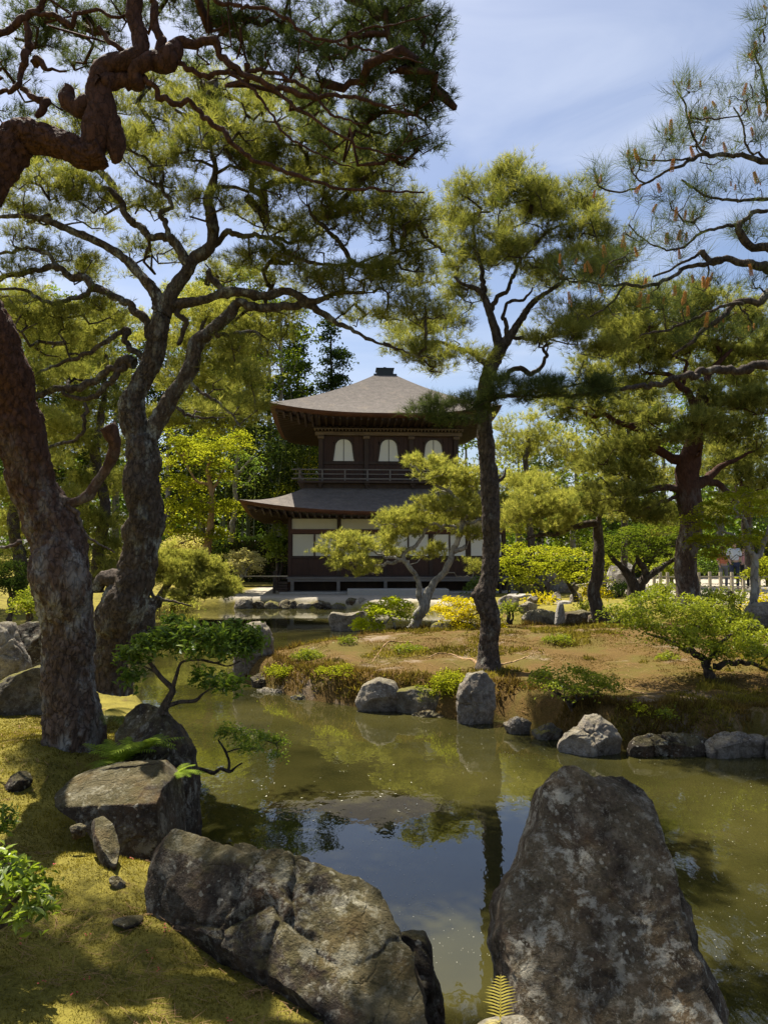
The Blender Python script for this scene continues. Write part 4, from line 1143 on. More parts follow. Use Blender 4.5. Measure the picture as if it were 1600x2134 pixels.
# ---- second big pine of the near bank (dark trunk, crown over the upper half)
def yB(px, py): return 7.0 + max(0, (py - 1100)) * 0.0006
tree('pine_tree', 'big old pine with a forked scaly trunk and wide crown, second from the left edge', 'pine tree', yB, [
    [(222, 1440, 100), (228, 1380, 84), (245, 1310, 92), (262, 1250, 100), (285, 1195, 84), (298, 1130, 74), (306, 1065, 78), (296, 1000, 76), (296, 940, 72), (286, 905, 52), (274, 850, 48), (290, 800, 46), (318, 745, 50), (333, 690, 46), (338, 650, 42)],
    [(298, 950, 44), (322, 905, 36), (336, 870, 40), (360, 828, 34), (382, 790, 32), (400, 752, 38), (408, 715, 36), (437, 690, 28), (478, 655, 26), (495, 630, 22)],
    [(338, 655, 40), (325, 615, 28), (302, 585, 24), (262, 540, 20), (210, 507, 19), (150, 480, 17), (90, 456, 14), (40, 450, 11), (-10, 452, 9)],
    [(338, 655, 40), (362, 605, 32), (388, 572, 30), (402, 542, 28), (440, 508, 26), (440, 450, 26), (432, 420, 24), (442, 385, 18), (450, 350, 14), (440, 310, 9)],
    [(392, 560, 24), (362, 515, 20), (300, 478, 17), (268, 448, 16), (238, 402, 14), (200, 385, 12), (160, 360, 9), (110, 350, 6)],
    [(362, 510, 16), (340, 445, 11), (357, 425, 10), (338, 388, 9), (340, 330, 6)],
    [(345, 640, 30), (420, 625, 20), (480, 606, 20), (550, 616, 20), (600, 606, 19), (650, 628, 16), (700, 612, 10), (760, 610, 7)],
    [(490, 636, 22), (540, 636, 19), (600, 640, 19), (645, 640, 20), (690, 664, 13), (735, 685, 10), (770, 710, 8), (830, 730, 5)],
    [(432, 568, 16), (455, 590, 15), (478, 615, 14)],
    [(445, 505, 16), (475, 488, 15), (502, 496, 12), (560, 494, 10), (590, 518, 10), (640, 545, 9), (720, 552, 7), (800, 530, 5)],
    [(640, 430, 6), (670, 470, 9), (700, 500, 11), (740, 552, 12), (790, 545, 11), (830, 520, 8)],
    [(560, 494, 9), (610, 500, 8), (650, 495, 6), (700, 470, 5)],
    [(312, 690, 24), (290, 655, 20), (250, 622, 18), (200, 602, 18), (150, 576, 16), (112, 562, 14), (50, 570, 12), (-10, 582, 10)],
    [(205, 600, 14), (160, 620, 11), (100, 632, 9), (60, 606, 8), (-5, 600, 6)],
    [(118, 565, 10), (108, 535, 9), (60, 520, 8), (-5, 530, 7)],
    [(285, 770, 26), (262, 757, 22), (238, 768, 18), (180, 800, 16), (122, 812, 15), (70, 830, 14), (40, 850, 9)],
    [(262, 762, 16), (248, 782, 14), (212, 815, 13), (160, 830, 10), (120, 812, 8)],
    [(290, 745, 16), (268, 732, 14), (262, 685, 13), (240, 700, 12), (200, 730, 10), (160, 745, 9), (110, 762, 7), (60, 790, 5)],
    [(180, 840, 9), (180, 880, 9), (160, 915, 8), (110, 930, 7), (95, 955, 5)],
    [(437, 690, 14), (470, 700, 10), (500, 696, 9), (520, 686, 8), (540, 700, 7), (560, 740, 4)],
    [(385, 792, 10), (410, 812, 9), (440, 830, 8), (470, 850, 6), (500, 885, 5)],
    [(372, 850, 8), (392, 866, 8), (430, 872, 5), (470, 872, 3)],
    [(275, 1210, 50), (215, 1205, 34), (200, 1230, 26)],
    [(300, 1215, 10), (330, 1245, 9), (360, 1252, 5), (400, 1262, 3)],
    [(360, 590, 14), (368, 640, 13), (385, 672, 12), (368, 715, 11)],
    [(800, 716, 5), (850, 735, 4), (900, 745, 3)]],
    [(450, 330, 150, 45), (420, 250, 110, 40, .4), (300, 320, 90, 40, -.4), (560, 330, 100, 35, .5), (520, 260, 120, 35), (640, 420, 120, 40), (700, 360, 100, 35, .6), (780, 390, 80, 50, .2), (780, 460, 100, 40), (860, 440, 60, 50, -.3), (870, 510, 70, 40),
     (560, 560, 110, 30, .3), (620, 520, 80, 25), (760, 590, 120, 35), (850, 570, 80, 30, .3), (870, 640, 80, 30), (780, 660, 80, 22, .4), (690, 590, 60, 20, -.3),
     (320, 400, 90, 30, .4), (190, 400, 90, 35), (100, 390, 90, 30, -.2), (40, 430, 60, 25, .3), (130, 460, 90, 20, .5), (60, 500, 70, 20), (140, 545, 90, 18, .3), (30, 560, 60, 18), (210, 560, 70, 18, .6),
     (200, 650, 90, 25, .3), (90, 660, 90, 30), (50, 620, 60, 22, .4), (110, 720, 80, 25, .2), (60, 790, 60, 25), (160, 780, 70, 20, .5), (470, 560, 60, 18, .4), (420, 420, 60, 25, -.5), (520, 430, 70, 22, .4),
     (520, 720, 60, 22), (560, 690, 60, 25, .4), (500, 790, 55, 18), (510, 850, 50, 20), (440, 850, 50, 16, .3), (60, 880, 60, 25), (110, 960, 50, 20), (880, 720, 45, 14), (650, 300, 110, 40, .4), (760, 330, 90, 30, -.2), (250, 240, 110, 40, .5), (350, 180, 90, 35, .8), (480, 180, 100, 35, .6), (150, 300, 90, 35, .6), (60, 330, 70, 30, .5), (600, 220, 90, 30, .9), (700, 250, 80, 30, .5), (620, 470, 90, 28, .6), (330, 520, 70, 20, .6), (560, 640, 80, 18, .6), (640, 580, 70, 18, .5)],
    MB_pine, ML_pine, seed=2, cr=0.115, lai=3.3, wpx=0.45, length=0.085, hero=0.013, per=14, crook=0.30, rough=0.26, rtip=0.0068)

# ---- nearest pine: trunk leaves the picture on the left and comes back as the heavy red limb
def yA(px, py): return 5.35 if py > 1000 else 5.35 - 0.75 * min(1, (1000 - py) / 600)
tree('pine_tree', 'nearest old pine at the left edge with thick red bark and a twisted heavy limb', 'pine tree', yA, [
    [(148, 1640, 190), (148, 1590, 150), (148, 1530, 130), (145, 1450, 118), (140, 1380, 113), (137, 1300, 110), (133, 1220, 112), (118, 1140, 112), (98, 1080, 112), (68, 1010, 100), (45, 930, 92), (28, 860, 92), (8, 780, 100), (-15, 720, 104), (-60, 640, 108), (-95, 560, 112), (-90, 480, 116), (-50, 400, 120), (0, 330, 118), (40, 285, 86), (85, 288, 70), (130, 305, 66), (180, 328, 62), (215, 320, 60)],
    [(190, 330, 60), (203, 280, 72), (210, 235, 72), (208, 190, 62), (214, 150, 48), (235, 132, 44), (270, 128, 44), (292, 110, 40), (288, 70, 36), (278, 30, 34), (280, -20, 32)],
    [(228, 250, 50), (240, 290, 52), (242, 325, 30), (238, 340, 10)],
    [(205, 215, 60), (160, 225, 40), (140, 205, 40), (145, 180, 24)],
    [(215, 185, 46), (250, 172, 36), (285, 168, 36), (305, 140, 36), (340, 130, 44), (360, 118, 46), (372, 85, 30), (405, 88, 22), (445, 90, 20), (462, 105, 16), (500, 148, 16), (560, 178, 14), (620, 198, 13), (700, 205, 10), (780, 215, 8), (860, 240, 5)],
    [(300, 120, 30), (330, 128, 36), (345, 98, 24), (325, 60, 20), (318, 20, 20), (322, -20, 20)],
    [(375, 130, 14), (420, 155, 13), (480, 150, 12), (555, 145, 10), (600, 165, 9), (650, 195, 8), (700, 240, 6), (760, 260, 4)],
    [(305, 158, 14), (330, 185, 14), (350, 210, 14), (400, 215, 13), (425, 232, 13), (465, 280, 13), (520, 330, 11), (600, 358, 10), (680, 385, 8), (800, 398, 6), (880, 400, 4)],
    [(430, -10, 10), (465, 8, 10), (510, 20, 10), (560, 18, 8), (600, 40, 8), (645, 72, 8), (700, 88, 7), (800, 112, 5), (880, 130, 3)],
    [(-20, 95, 18), (30, 50, 16), (65, 25, 15), (100, -5, 14)],
    [(75, 28, 10), (110, 30, 11), (150, 50, 13), (165, 28, 10), (200, 24, 9), (240, 35, 8), (285, 28, 6)],
    [(60, 50, 14), (58, 110, 22), (45, 150, 14), (30, 185, 12), (-10, 195, 10)],
    [(62, 120, 24), (80, 130, 18), (100, 150, 8), (135, 145, 6)],
    [(40, 180, 12), (70, 200, 14), (95, 210, 20), (85, 235, 16), (75, 245, 10)],
    [(480, 150, 8), (540, 200, 7), (580, 260, 6), (620, 300, 5), (680, 330, 4), (740, 350, 3)],
    [(560, 178, 8), (640, 240, 7), (720, 290, 6), (800, 320, 5), (870, 330, 3)],
    [(700, 88, 6), (760, 60, 6), (830, 50, 4), (900, 30, 3)],
    [(215, 60, 12), (235, 90, 13), (262, 108, 14), (275, 128, 16)],
    [(98, 1085, 40), (120, 1040, 24), (150, 1046, 22), (180, 1035, 22), (205, 1005, 22), (226, 970, 24), (238, 930, 26), (230, 900, 36), (222, 885, 40)],
    [(140, 1055, 18), (165, 1070, 10), (170, 1100, 8), (190, 1125, 6), (240, 1150, 3)],
    [(50, 1130, 12), (20, 1140, 9), (-20, 1150, 6)]],
    [(800, 60, 110, 60), (860, 40, 60, 50, .3), (880, 130, 50, 60), (830, 150, 90, 50, -.2), (870, 230, 55, 60), (800, 250, 90, 50, .3), (840, 320, 75, 35), (720, 300, 70, 30, .2), (700, 60, 90, 45, .3), (620, 110, 80, 40), (720, 160, 90, 50, -.3),
     (600, 20, 80, 40), (500, 60, 70, 35, .3), (430, 40, 60, 35), (380, 20, 60, 30, .3), (540, 100, 60, 30), (640, 230, 70, 30, .3), (580, 160, 50, 22, -.3), (150, 90, 90, 35, .3), (60, 60, 70, 35), (190, 60, 60, 30), (30, 150, 50, 30), (100, 10, 80, 30), (250, 20, 70, 30, .3), (20, 230, 40, 20), (120, 210, 50, 18, .2), (480, 10, 70, 30, -.3), (420, 130, 35, 18, .3), (890, 290, 35, 25), (905, 180, 25, 60), (900, 60, 30, 60),
     (380, -120, 130, 60), (540, -100, 110, 60, .2), (700, -110, 130, 60), (860, -80, 100, 50), (560, -240, 160, 60, -.3)],
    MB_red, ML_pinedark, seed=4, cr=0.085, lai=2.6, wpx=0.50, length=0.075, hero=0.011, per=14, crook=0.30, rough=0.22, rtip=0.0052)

# ---- tall pine on the island
tree('pine_tree', 'tall slender pine standing on the front of the island, right of the pavilion', 'pine tree', 9.6, [
    [(1012, 1402, 74), (1014, 1380, 54), (1017, 1340, 46), (1018, 1300, 44), (1014, 1255, 48), (1012, 1235, 50), (1020, 1200, 41), (1024, 1140, 40), (1023, 1080, 42), (1022, 1030, 42), (1016, 980, 40), (1014, 935, 38), (1008, 900, 36), (1005, 868, 36), (1008, 830, 33), (1016, 790, 32), (1026, 760, 32), (1042, 728, 28), (1062, 700, 20), (1082, 672, 16), (1108, 632, 13), (1150, 602, 10), (1182, 578, 7)],
    [(1040, 730, 24), (1034, 700, 22), (1022, 655, 19), (1008, 615, 16), (990, 600, 12), (965, 592, 8), (945, 575, 5)],
    [(1008, 615, 14), (1004, 580, 12), (1000, 550, 10), (988, 510, 8), (985, 470, 6)],
    [(1022, 650, 12), (1040, 618, 11), (1062, 595, 9), (1075, 560, 7), (1060, 520, 5)],
    [(1062, 595, 7), (1080, 550, 7), (1110, 515, 6), (1145, 480, 6), (1185, 464, 5), (1220, 440, 3)],
    [(1058, 700, 12), (1048, 650, 8), (1066, 628, 8), (1090, 622, 7), (1112, 600, 4)],
    [(1016, 790, 12), (1040, 788, 13), (1075, 772, 12), (1108, 776, 12), (1132, 757, 10), (1136, 736, 8), (1130, 722, 7), (1150, 718, 4)],
    [(1022, 765, 16), (990, 738, 13), (960, 730, 11), (930, 718, 9), (890, 712, 6), (850, 700, 4)],
    [(1006, 870, 14), (975, 876, 12), (940, 872, 8), (900, 862, 5)],
    [(1010, 830, 10), (1050, 828, 9), (1100, 815, 8), (1160, 808, 6), (1220, 800, 4)],
    [(1062, 702, 10), (1100, 705, 8), (1150, 700, 7), (1200, 690, 4)],
    [(1020, 1010, 12), (1045, 1000, 8), (1052, 975, 3)], [(1000, 1242, 22), (986, 1236, 20), (984, 1234, 8)]],
    [(1060, 352, 42, 26), (1065, 385, 60, 28), (985, 410, 70, 35), (950, 450, 55, 35, .4), (1095, 415, 70, 35, -.4), (1170, 410, 70, 35), (1215, 440, 42, 40, .3), (1190, 470, 70, 35, -.3), (1110, 450, 80, 35, .6), (1000, 500, 85, 40), (1060, 530, 65, 35, -.5), (980, 550, 60, 30, .5), (1120, 520, 55, 25, .4),
     (1240, 510, 70, 35, .3), (1290, 540, 45, 30), (1200, 550, 80, 32, -.3), (1260, 580, 60, 28, .4), (1130, 580, 50, 25, .6), (960, 620, 60, 28, .5), (930, 680, 65, 26, .2), (870, 720, 85, 26), (960, 745, 60, 20, -.4), (900, 770, 50, 16, .4), (850, 690, 50, 20, .5),
     (1180, 650, 80, 28), (1240, 660, 60, 26, .4), (1160, 700, 80, 24, -.4), (1230, 720, 60, 22, .2), (1120, 690, 40, 18, .5)],
    MB_dark, ML_pine, seed=6, cr=0.16, lai=3.6, wpx=0.40, length=0.11, hero=0.015, per=14, rough=0.16, crook=0.26, rtip=0.0060)
tree('pine_branch', 'low dark green spray of pine reaching across the tall island pine from the right', 'pine branch', 9.2, [
    [(1700, 760, 22), (1500, 770, 16), (1360, 800, 11), (1260, 815, 8), (1150, 825, 6), (1040, 830, 4), (960, 862, 3)]],
    [(1060, 815, 70, 22), (1130, 815, 80, 28), (1200, 820, 70, 30), (1000, 835, 50, 22), (920, 850, 55, 20), (960, 875, 60, 16), (880, 862, 35, 12), (1240, 800, 40, 28), (1010, 790, 35, 18)],
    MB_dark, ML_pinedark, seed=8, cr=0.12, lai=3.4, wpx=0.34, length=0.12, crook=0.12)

# ---- small leaning pine at the island's far end
tree('pine_tree', 'small pine with two leaning pale stems at the far end of the island', 'pine tree', 15.3, [
    [(862, 1318, 36), (868, 1300, 22), (874, 1278, 22), (884, 1248, 21), (902, 1220, 15), (922, 1197, 14), (934, 1166, 13), (946, 1135, 12), (954, 1112, 11), (963, 1093, 10), (962, 1070, 9), (958, 1052, 8), (936, 1028, 7), (908, 1005, 5), (900, 985, 3)],
    [(880, 1262, 14), (875, 1240, 12), (870, 1212, 11), (862, 1190, 10), (848, 1176, 10), (843, 1162, 9), (844, 1148, 8), (866, 1138, 8), (874, 1118, 7), (888, 1102, 6), (905, 1090, 4)],
    [(848, 1172, 8), (825, 1164, 6), (808, 1162, 5), (790, 1152, 4), (770, 1146, 3)],
    [(845, 1166, 8), (815, 1172, 7), (790, 1180, 6), (770, 1176, 5), (740, 1164, 4), (715, 1158, 3)],
    [(945, 1150, 10), (960, 1148, 10), (972, 1140, 10)], [(965, 1092, 8), (985, 1088, 6), (1003, 1084, 5), (1030, 1085, 3)],
    [(952, 1115, 6), (940, 1098, 6), (900, 1094, 4), (875, 1085, 3)], [(958, 1056, 6), (930, 1060, 5), (905, 1065, 3)],
    [(862, 1312, 16), (850, 1310, 10), (846, 1316, 4)], [(868, 1312, 16), (885, 1316, 10), (900, 1322, 4)]],
    [(890, 965, 42, 20), (940, 985, 50, 24), (975, 1010, 32, 26, .3), (905, 990, 45, 20, -.3), (940, 1030, 42, 20, .3), (905, 1050, 45, 22), (850, 1070, 40, 20), (810, 1082, 38, 18, -.2), (870, 1090, 45, 18, .3), (830, 1105, 40, 14), (955, 1060, 40, 20, -.3), (985, 1060, 28, 24, .3), (930, 1090, 42, 18, .3), (800, 1120, 25, 10),
     (710, 1125, 42, 18), (700, 1150, 34, 16), (745, 1140, 40, 18, .3), (735, 1172, 50, 16, -.2), (780, 1130, 45, 16), (820, 1150, 30, 12, .2), (770, 1190, 30, 8), (905, 1150, 38, 16, .4), (990, 1180, 14, 22, .3), (975, 1110, 30, 18)],
    MB_grey, ML_pinebright, seed=10, cr=0.14, lai=4.2, wpx=0.38, length=0.095, rtip=0.006, crook=0.2)

# ---- right-hand red pine
tree('pine_tree', 'stout reddish pine with spreading limbs on the right, behind the azaleas', 'pine tree', 14.6, [
    [(1431, 1268, 62), (1431, 1240, 46), (1431, 1200, 42), (1431, 1150, 42), (1435, 1090, 44), (1436, 1040, 50), (1434, 1000, 48), (1435, 965, 46), (1440, 935, 38), (1448, 895, 30), (1455, 855, 24), (1462, 820, 20), (1474, 800, 16), (1474, 785, 13), (1498, 752, 10), (1520, 730, 6)],
    [(1436, 965, 28), (1410, 958, 21), (1380, 942, 18), (1355, 928, 18), (1332, 902, 14), (1310, 890, 12), (1285, 884, 11), (1255, 868, 10), (1232, 864, 9), (1205, 850, 7), (1170, 845, 4)],
    [(1352, 926, 10), (1360, 915, 8), (1395, 912, 6)], [(1432, 1024, 22), (1410, 1022, 16), (1390, 1016, 14), (1367, 1016, 12), (1335, 1024, 10), (1305, 1026, 8), (1278, 1032, 5)],
    [(1445, 1005, 30), (1462, 1000, 20), (1485, 985, 16), (1510, 968, 11), (1530, 960, 8), (1570, 940, 5)], [(1470, 1002, 16), (1492, 1006, 14), (1515, 1020, 10), (1530, 1028, 6)],
    [(1450, 860, 16), (1440, 830, 15), (1420, 805, 13), (1400, 785, 11), (1378, 778, 8), (1350, 775, 5)], [(1420, 805, 9), (1424, 775, 8), (1428, 755, 6), (1400, 740, 3)],
    [(1400, 880, 14), (1352, 866, 12), (1325, 858, 10), (1300, 845, 8), (1290, 830, 7), (1275, 820, 5)], [(1352, 866, 8), (1340, 880, 7), (1310, 885, 4)],
    [(1340, 1060, 4), (1360, 1055, 6), (1385, 1045, 7), (1412, 1035, 8)]],
    [(1330, 640, 90, 40), (1420, 620, 90, 40, .5), (1510, 640, 90, 50), (1580, 690, 60, 60, .4), (1380, 690, 90, 35, -.4), (1300, 700, 70, 40, .6), (1460, 700, 80, 35), (1540, 760, 80, 40, .4), (1320, 760, 70, 28), (1410, 745, 70, 22, .6), (1250, 760, 60, 26, .4), (1500, 820, 80, 40), (1580, 850, 60, 45, -.4),
     (1200, 850, 75, 26), (1160, 830, 50, 22, .4), (1260, 840, 60, 24, -.3), (1330, 820, 60, 26, .4), (1250, 880, 70, 22, .3), (1400, 870, 60, 30, -.9), (1450, 890, 55, 40, -.9), (1380, 910, 45, 20, -.8), (1480, 880, 50, 30, -.6), (1560, 910, 70, 35), (1520, 950, 60, 30, .4),
     (1300, 930, 80, 28, .5), (1250, 960, 60, 28, .3), (1330, 980, 60, 24), (1290, 1020, 70, 26), (1250, 1050, 60, 26, .3), (1340, 1060, 60, 26), (1390, 1070, 45, 24, .4), (1560, 1000, 60, 30, .3), (1480, 1060, 40, 20, .6)],
    MB_red, ML_pine, seed=12, cr=0.21, lai=3.6, wpx=0.50, length=0.14, sides=22, crook=0.22, rtip=0.0065)

# ---- near pine on the right: only its limbs reach into the picture
def cones(root, C, rg):
    t = NT('pollen_cones'); v = t.coord('Object', (1, 1, 1))
    m = t.done(t.mix(t.noise(v, 90, 3), (0.34, 0.15, 0.04), (0.75, 0.38, 0.12)), 0.8, None, 0.2)
    mb = []; V, F, n = [], [], 0
    for k in range(11):
        for q in range(7):
            a = q * 2 * math.pi / 7 + k * 0.45; z = k * 0.0062; r = 0.0085 * (1 - 0.55 * (k / 10) ** 2)
            c = np.array([math.cos(a) * r, math.sin(a) * r, z]); o = np.array([math.cos(a), math.sin(a), 0.5]) * 0.006
            s = np.array([-math.sin(a), math.cos(a), 0]) * 0.0036
            V += [c - s, c + s, c + o + (0, 0, 0.002), c + (0, 0, 0.0055)]; F += [(n, n + 1, n + 2), (n + 1, n + 3, n + 2), (n + 3, n, n + 2)]; n += 4
    V += [(0, 0, -0.01), (0.003, 0, 0.03), (-0.003, 0, 0.03), (0, 0, 0.085), (0, 0.003, 0.03)]; F += [(n, n + 1, n + 3), (n, n + 3, n + 2), (n + 4, n + 3, n)]
    me = np_mesh('pollen_cone', np.array(V), np.array(F), m, smooth=False)
    idx = rg.permutation(len(C))[:80]
    fixed = [(1236, 385), (1307, 300), (1404, 150), (1520, 190), (1458, 155), (1397, 245), (1490, 195), (1560, 210), (1398, 330), (1316, 330), (1232, 540), (1206, 575), (1350, 1000 - 430), (1445, 300), (1575, 85)]
    P = [C[i] + (0, 0, 0.0) for i in idx] + [at(a, b + 28, 3.9) for a, b in fixed]
    for p in P:
        o = bpy.data.objects.new('pollen_cone', me); link(o, root)
        o.location = Vector(p) - root.location
        s = rg.uniform(0.35, 1.05); o.scale = (s, s, s * rg.uniform(0.8, 1.25))
        o.rotation_euler = (rg.normal() * 0.2, rg.normal() * 0.2, rg.uniform(0, 6))
tree('pine_tree', 'near pine beyond the right edge whose long needled limbs carry orange pollen cones', 'pine tree', 3.9, [
    [(1900, 1500, 120), (1880, 1200, 110), (1850, 900, 100), (1800, 640, 90), (1760, 500, 80), (1740, 300, 60), (1720, 100, 50)],
    [(1730, 360, 26), (1660, 345, 18), (1600, 336, 13), (1560, 328, 11), (1530, 324, 10), (1480, 328, 9), (1445, 328, 8), (1400, 352, 6), (1345, 382, 5), (1305, 400, 4), (1272, 398, 4), (1244, 387, 3)],
    [(1480, 328, 6), (1450, 305, 5), (1435, 260, 5), (1428, 225, 4), (1408, 190, 3)], [(1345, 383, 4), (1320, 365, 3), (1310, 330, 3)], [(1440, 328, 5), (1400, 335, 4), (1350, 335, 3), (1310, 320, 3)],
    [(1600, 336, 6), (1580, 320, 5), (1560, 318, 5), (1545, 260, 4), (1530, 225, 3)],
    [(1780, 560, 40), (1690, 560, 28), (1600, 556, 20), (1560, 550, 17), (1510, 545, 13), (1478, 540, 13), (1468, 524, 12), (1452, 532, 6), (1400, 560, 5), (1360, 578, 4)],
    [(1510, 545, 11), (1460, 552, 10), (1420, 562, 9), (1395, 580, 8), (1360, 592, 8), (1300, 594, 7), (1270, 598, 5), (1225, 588, 4), (1165, 580, 3)],
    [(1790, 600, 40), (1690, 590, 24), (1600, 600, 17), (1592, 622, 16), (1545, 632, 13), (1500, 655, 12), (1465, 685, 10), (1440, 715, 8), (1400, 735, 5)],
    [(1545, 632, 8), (1490, 640, 7), (1440, 670, 6), (1380, 690, 5), (1330, 700, 3)],
    [(1600, 520, 20), (1560, 500, 18), (1538, 490, 16), (1532, 470, 12), (1560, 450, 10), (1600, 436, 9)], [(1780, 500, 40), (1690, 520, 30), (1600, 520, 20)],
    [(1535, 466, 8), (1500, 472, 7), (1460, 485, 6), (1430, 508, 5), (1390, 520, 4), (1340, 500, 3), (1310, 470, 3)],
    [(1740, 400, 20), (1640, 412, 10), (1560, 420, 7), (1520, 420, 6), (1460, 400, 5), (1420, 375, 4)],
    [(1740, 260, 18), (1650, 240, 10), (1600, 225, 7), (1592, 190, 6), (1585, 150, 5), (1568, 112, 4)], [(1300, 594, 5), (1260, 640, 4), (1230, 660, 3)]],
    [(1240, 385, 12, 8, 0, .1), (1310, 345, 25, 25, 0, .15), (1410, 210, 30, 30, 0, .2), (1440, 260, 40, 35, 0, .25), (1500, 240, 45, 35, 0, .3), (1520, 290, 60, 22, 0, .3), (1575, 230, 40, 40), (1580, 110, 35, 45, 0, .2), (1590, 40, 22, 40), (1350, 330, 40, 25, 0, .2), (1400, 300, 35, 30), (1570, 300, 40, 20),
     (1400, 410, 50, 18, 0, .3), (1330, 430, 40, 20, 0, .3), (1470, 400, 50, 22), (1550, 400, 50, 22), (1350, 470, 60, 22, 0, .4), (1440, 450, 50, 22), (1560, 470, 40, 30), (1310, 530, 50, 22, 0, .3), (1420, 520, 50, 20), (1380, 600, 60, 18, .1, .3), (1480, 590, 50, 20), (1560, 590, 40, 25),
     (1230, 570, 40, 16, 0, .2), (1220, 620, 40, 20, 0, .3), (1330, 640, 60, 22), (1420, 650, 50, 22), (1540, 680, 50, 26), (1460, 700, 40, 20), (1180, 560, 25, 12, 0, .2)],
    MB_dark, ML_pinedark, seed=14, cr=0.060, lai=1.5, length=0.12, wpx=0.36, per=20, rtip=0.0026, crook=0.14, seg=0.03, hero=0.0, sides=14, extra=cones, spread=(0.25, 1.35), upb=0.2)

# ---- leaning dark pine by the side inlet
tree('pine_tree', 'leaning dark pine trunk growing at the stone bridge with one long level limb', 'pine tree', 16.6, [
    [(1262, 1305, 60), (1254, 1288, 44), (1246, 1262, 30), (1240, 1238, 27), (1244, 1205, 26), (1246, 1160, 24), (1246, 1120, 22), (1244, 1095, 18), (1225, 1093, 14), (1196, 1100, 12), (1170, 1108, 11), (1150, 1112, 10), (1125, 1112, 8), (1095, 1126, 5)],
    [(1258, 1300, 24), (1285, 1296, 16), (1300, 1302, 8)], [(1244, 1100, 14), (1250, 1075, 10), (1262, 1050, 6)]],
    [(1100, 1060, 60, 30), (1060, 1090, 40, 24, .4), (1150, 1050, 70, 30, .3), (1120, 1020, 60, 26, .6), (1210, 1050, 60, 26, -.3), (1180, 1080, 60, 18), (1270, 1060, 50, 22), (1090, 1000, 40, 20, .8), (1130, 1095, 50, 14, -.3)],
    MB_dark, ML_pinebright, seed=16, cr=0.24, lai=3.6, wpx=.34, length=0.12, crook=0.16)

# ---- pines of the far left bank
bgp = [
    ('spreading olive pine on the far left bank, seen left of the big trunks', 18.0, [[(40, 1260, 30), (45, 1180, 26), (30, 1080, 24), (50, 980, 20), (60, 880, 14), (70, 760, 8)]],
     [(60, 640, 110, 40), (20, 700, 90, 40), (120, 700, 80, 35, .6), (60, 770, 100, 35), (30, 850, 80, 35, .5), (110, 880, 80, 30), (60, 940, 90, 35, .4), (20, 1010, 70, 35), (90, 1040, 70, 30), (30, 1100, 70, 30, .5), (20, 1170, 50, 25)]),
    ('olive pine showing between the two big near trunks', 19.5, [[(200, 1235, 30), (205, 1150, 26), (220, 1050, 22), (200, 950, 20), (215, 850, 14), (220, 740, 8)]],
     [(220, 690, 90, 35), (160, 740, 80, 35, .5), (240, 780, 60, 30), (200, 840, 80, 35), (140, 900, 70, 30, .4), (210, 930, 60, 35), (230, 1000, 70, 35, .4), (170, 1020, 50, 30), (200, 1080, 60, 30), (220, 1150, 60, 30), (235, 1200, 45, 22, -.6)]),
    ('tall olive pine behind the fork of the second big trunk', 23.0, [[(300, 1215, 24), (295, 1050, 22), (310, 900, 20), (390, 760, 13), (430, 660, 8)]],
     [(420, 640, 100, 40), (340, 690, 80, 40, .5), (480, 690, 80, 35, .4), (440, 740, 90, 40), (380, 790, 80, 35, .6), (500, 770, 70, 30), (430, 830, 80, 35, .4), (500, 830, 50, 25), (525, 868, 40, 16, -.5), (460, 880, 60, 22, -.4), (340, 870, 50, 30)])]
for k, (lab, Y, lm, pd) in enumerate(bgp):
    tree('pine_tree', lab, 'pine tree', Y, lm, pd, MB_dark, ML_pinebright if k != 1 else ML_pine, seed=30 + k, cr=0.32, lai=3.6, length=0.18, wpx=0.46, per=14, crook=0.15)
bgr = [
    ('bright olive pine behind the right side of the tall island pine', 27.0, [[(1100, 1215, 16), (1105, 1120, 15), (1095, 1000, 12), (1100, 900, 8)]], [(1100, 890, 60, 26), (1150, 920, 70, 28, .6), (1080, 940, 50, 26), (1180, 960, 60, 22), (1080, 1010, 50, 22, .5), (1060, 1050, 50, 20)], ML_pinebright),
    ('olive pine far behind the reddish pine at the right', 25.0, [[(1560, 1200, 20), (1555, 1050, 18), (1560, 900, 14), (1550, 760, 8)]], [(1560, 730, 90, 50), (1500, 780, 80, 40), (1580, 830, 80, 45), (1520, 900, 70, 40), (1590, 960, 60, 40), (1500, 980, 60, 30), (1570, 1040, 70, 30), (1400, 720, 80, 60), (1380, 810, 60, 40)], ML_pine),
    ('pale pine rising between island pine and reddish pine', 30.0, [[(1300, 1200, 14), (1300, 1050, 12), (1310, 900, 10), (1300, 760, 6)]], [(1300, 720, 70, 50), (1260, 790, 60, 40), (1340, 860, 60, 40), (1290, 920, 70, 40), (1360, 980, 60, 40), (1250, 1000, 70, 30), (1380, 1080, 60, 40), (1310, 660, 60, 30)], ML_pinebright)]
for k, (lab, Y, lm, pd, mt) in enumerate(bgr):
    tree('pine_tree', lab, 'pine tree', Y, lm, pd, MB_dark, mt, seed=40 + k, cr=0.42, lai=3.2, length=0.2, wpx=0.42, per=14, crook=0.14)
# ------------------------------------------------------------------ maples, azaleas and other plants
def bush(name, label, cat, Y, limbs, pads, bark, lm, **k):
    d = dict(kind='leaf', crook=0.22, sides=8)
    d.update(k)
    return tree(name, label, cat, Y, limbs, pads, bark, lm, **d)

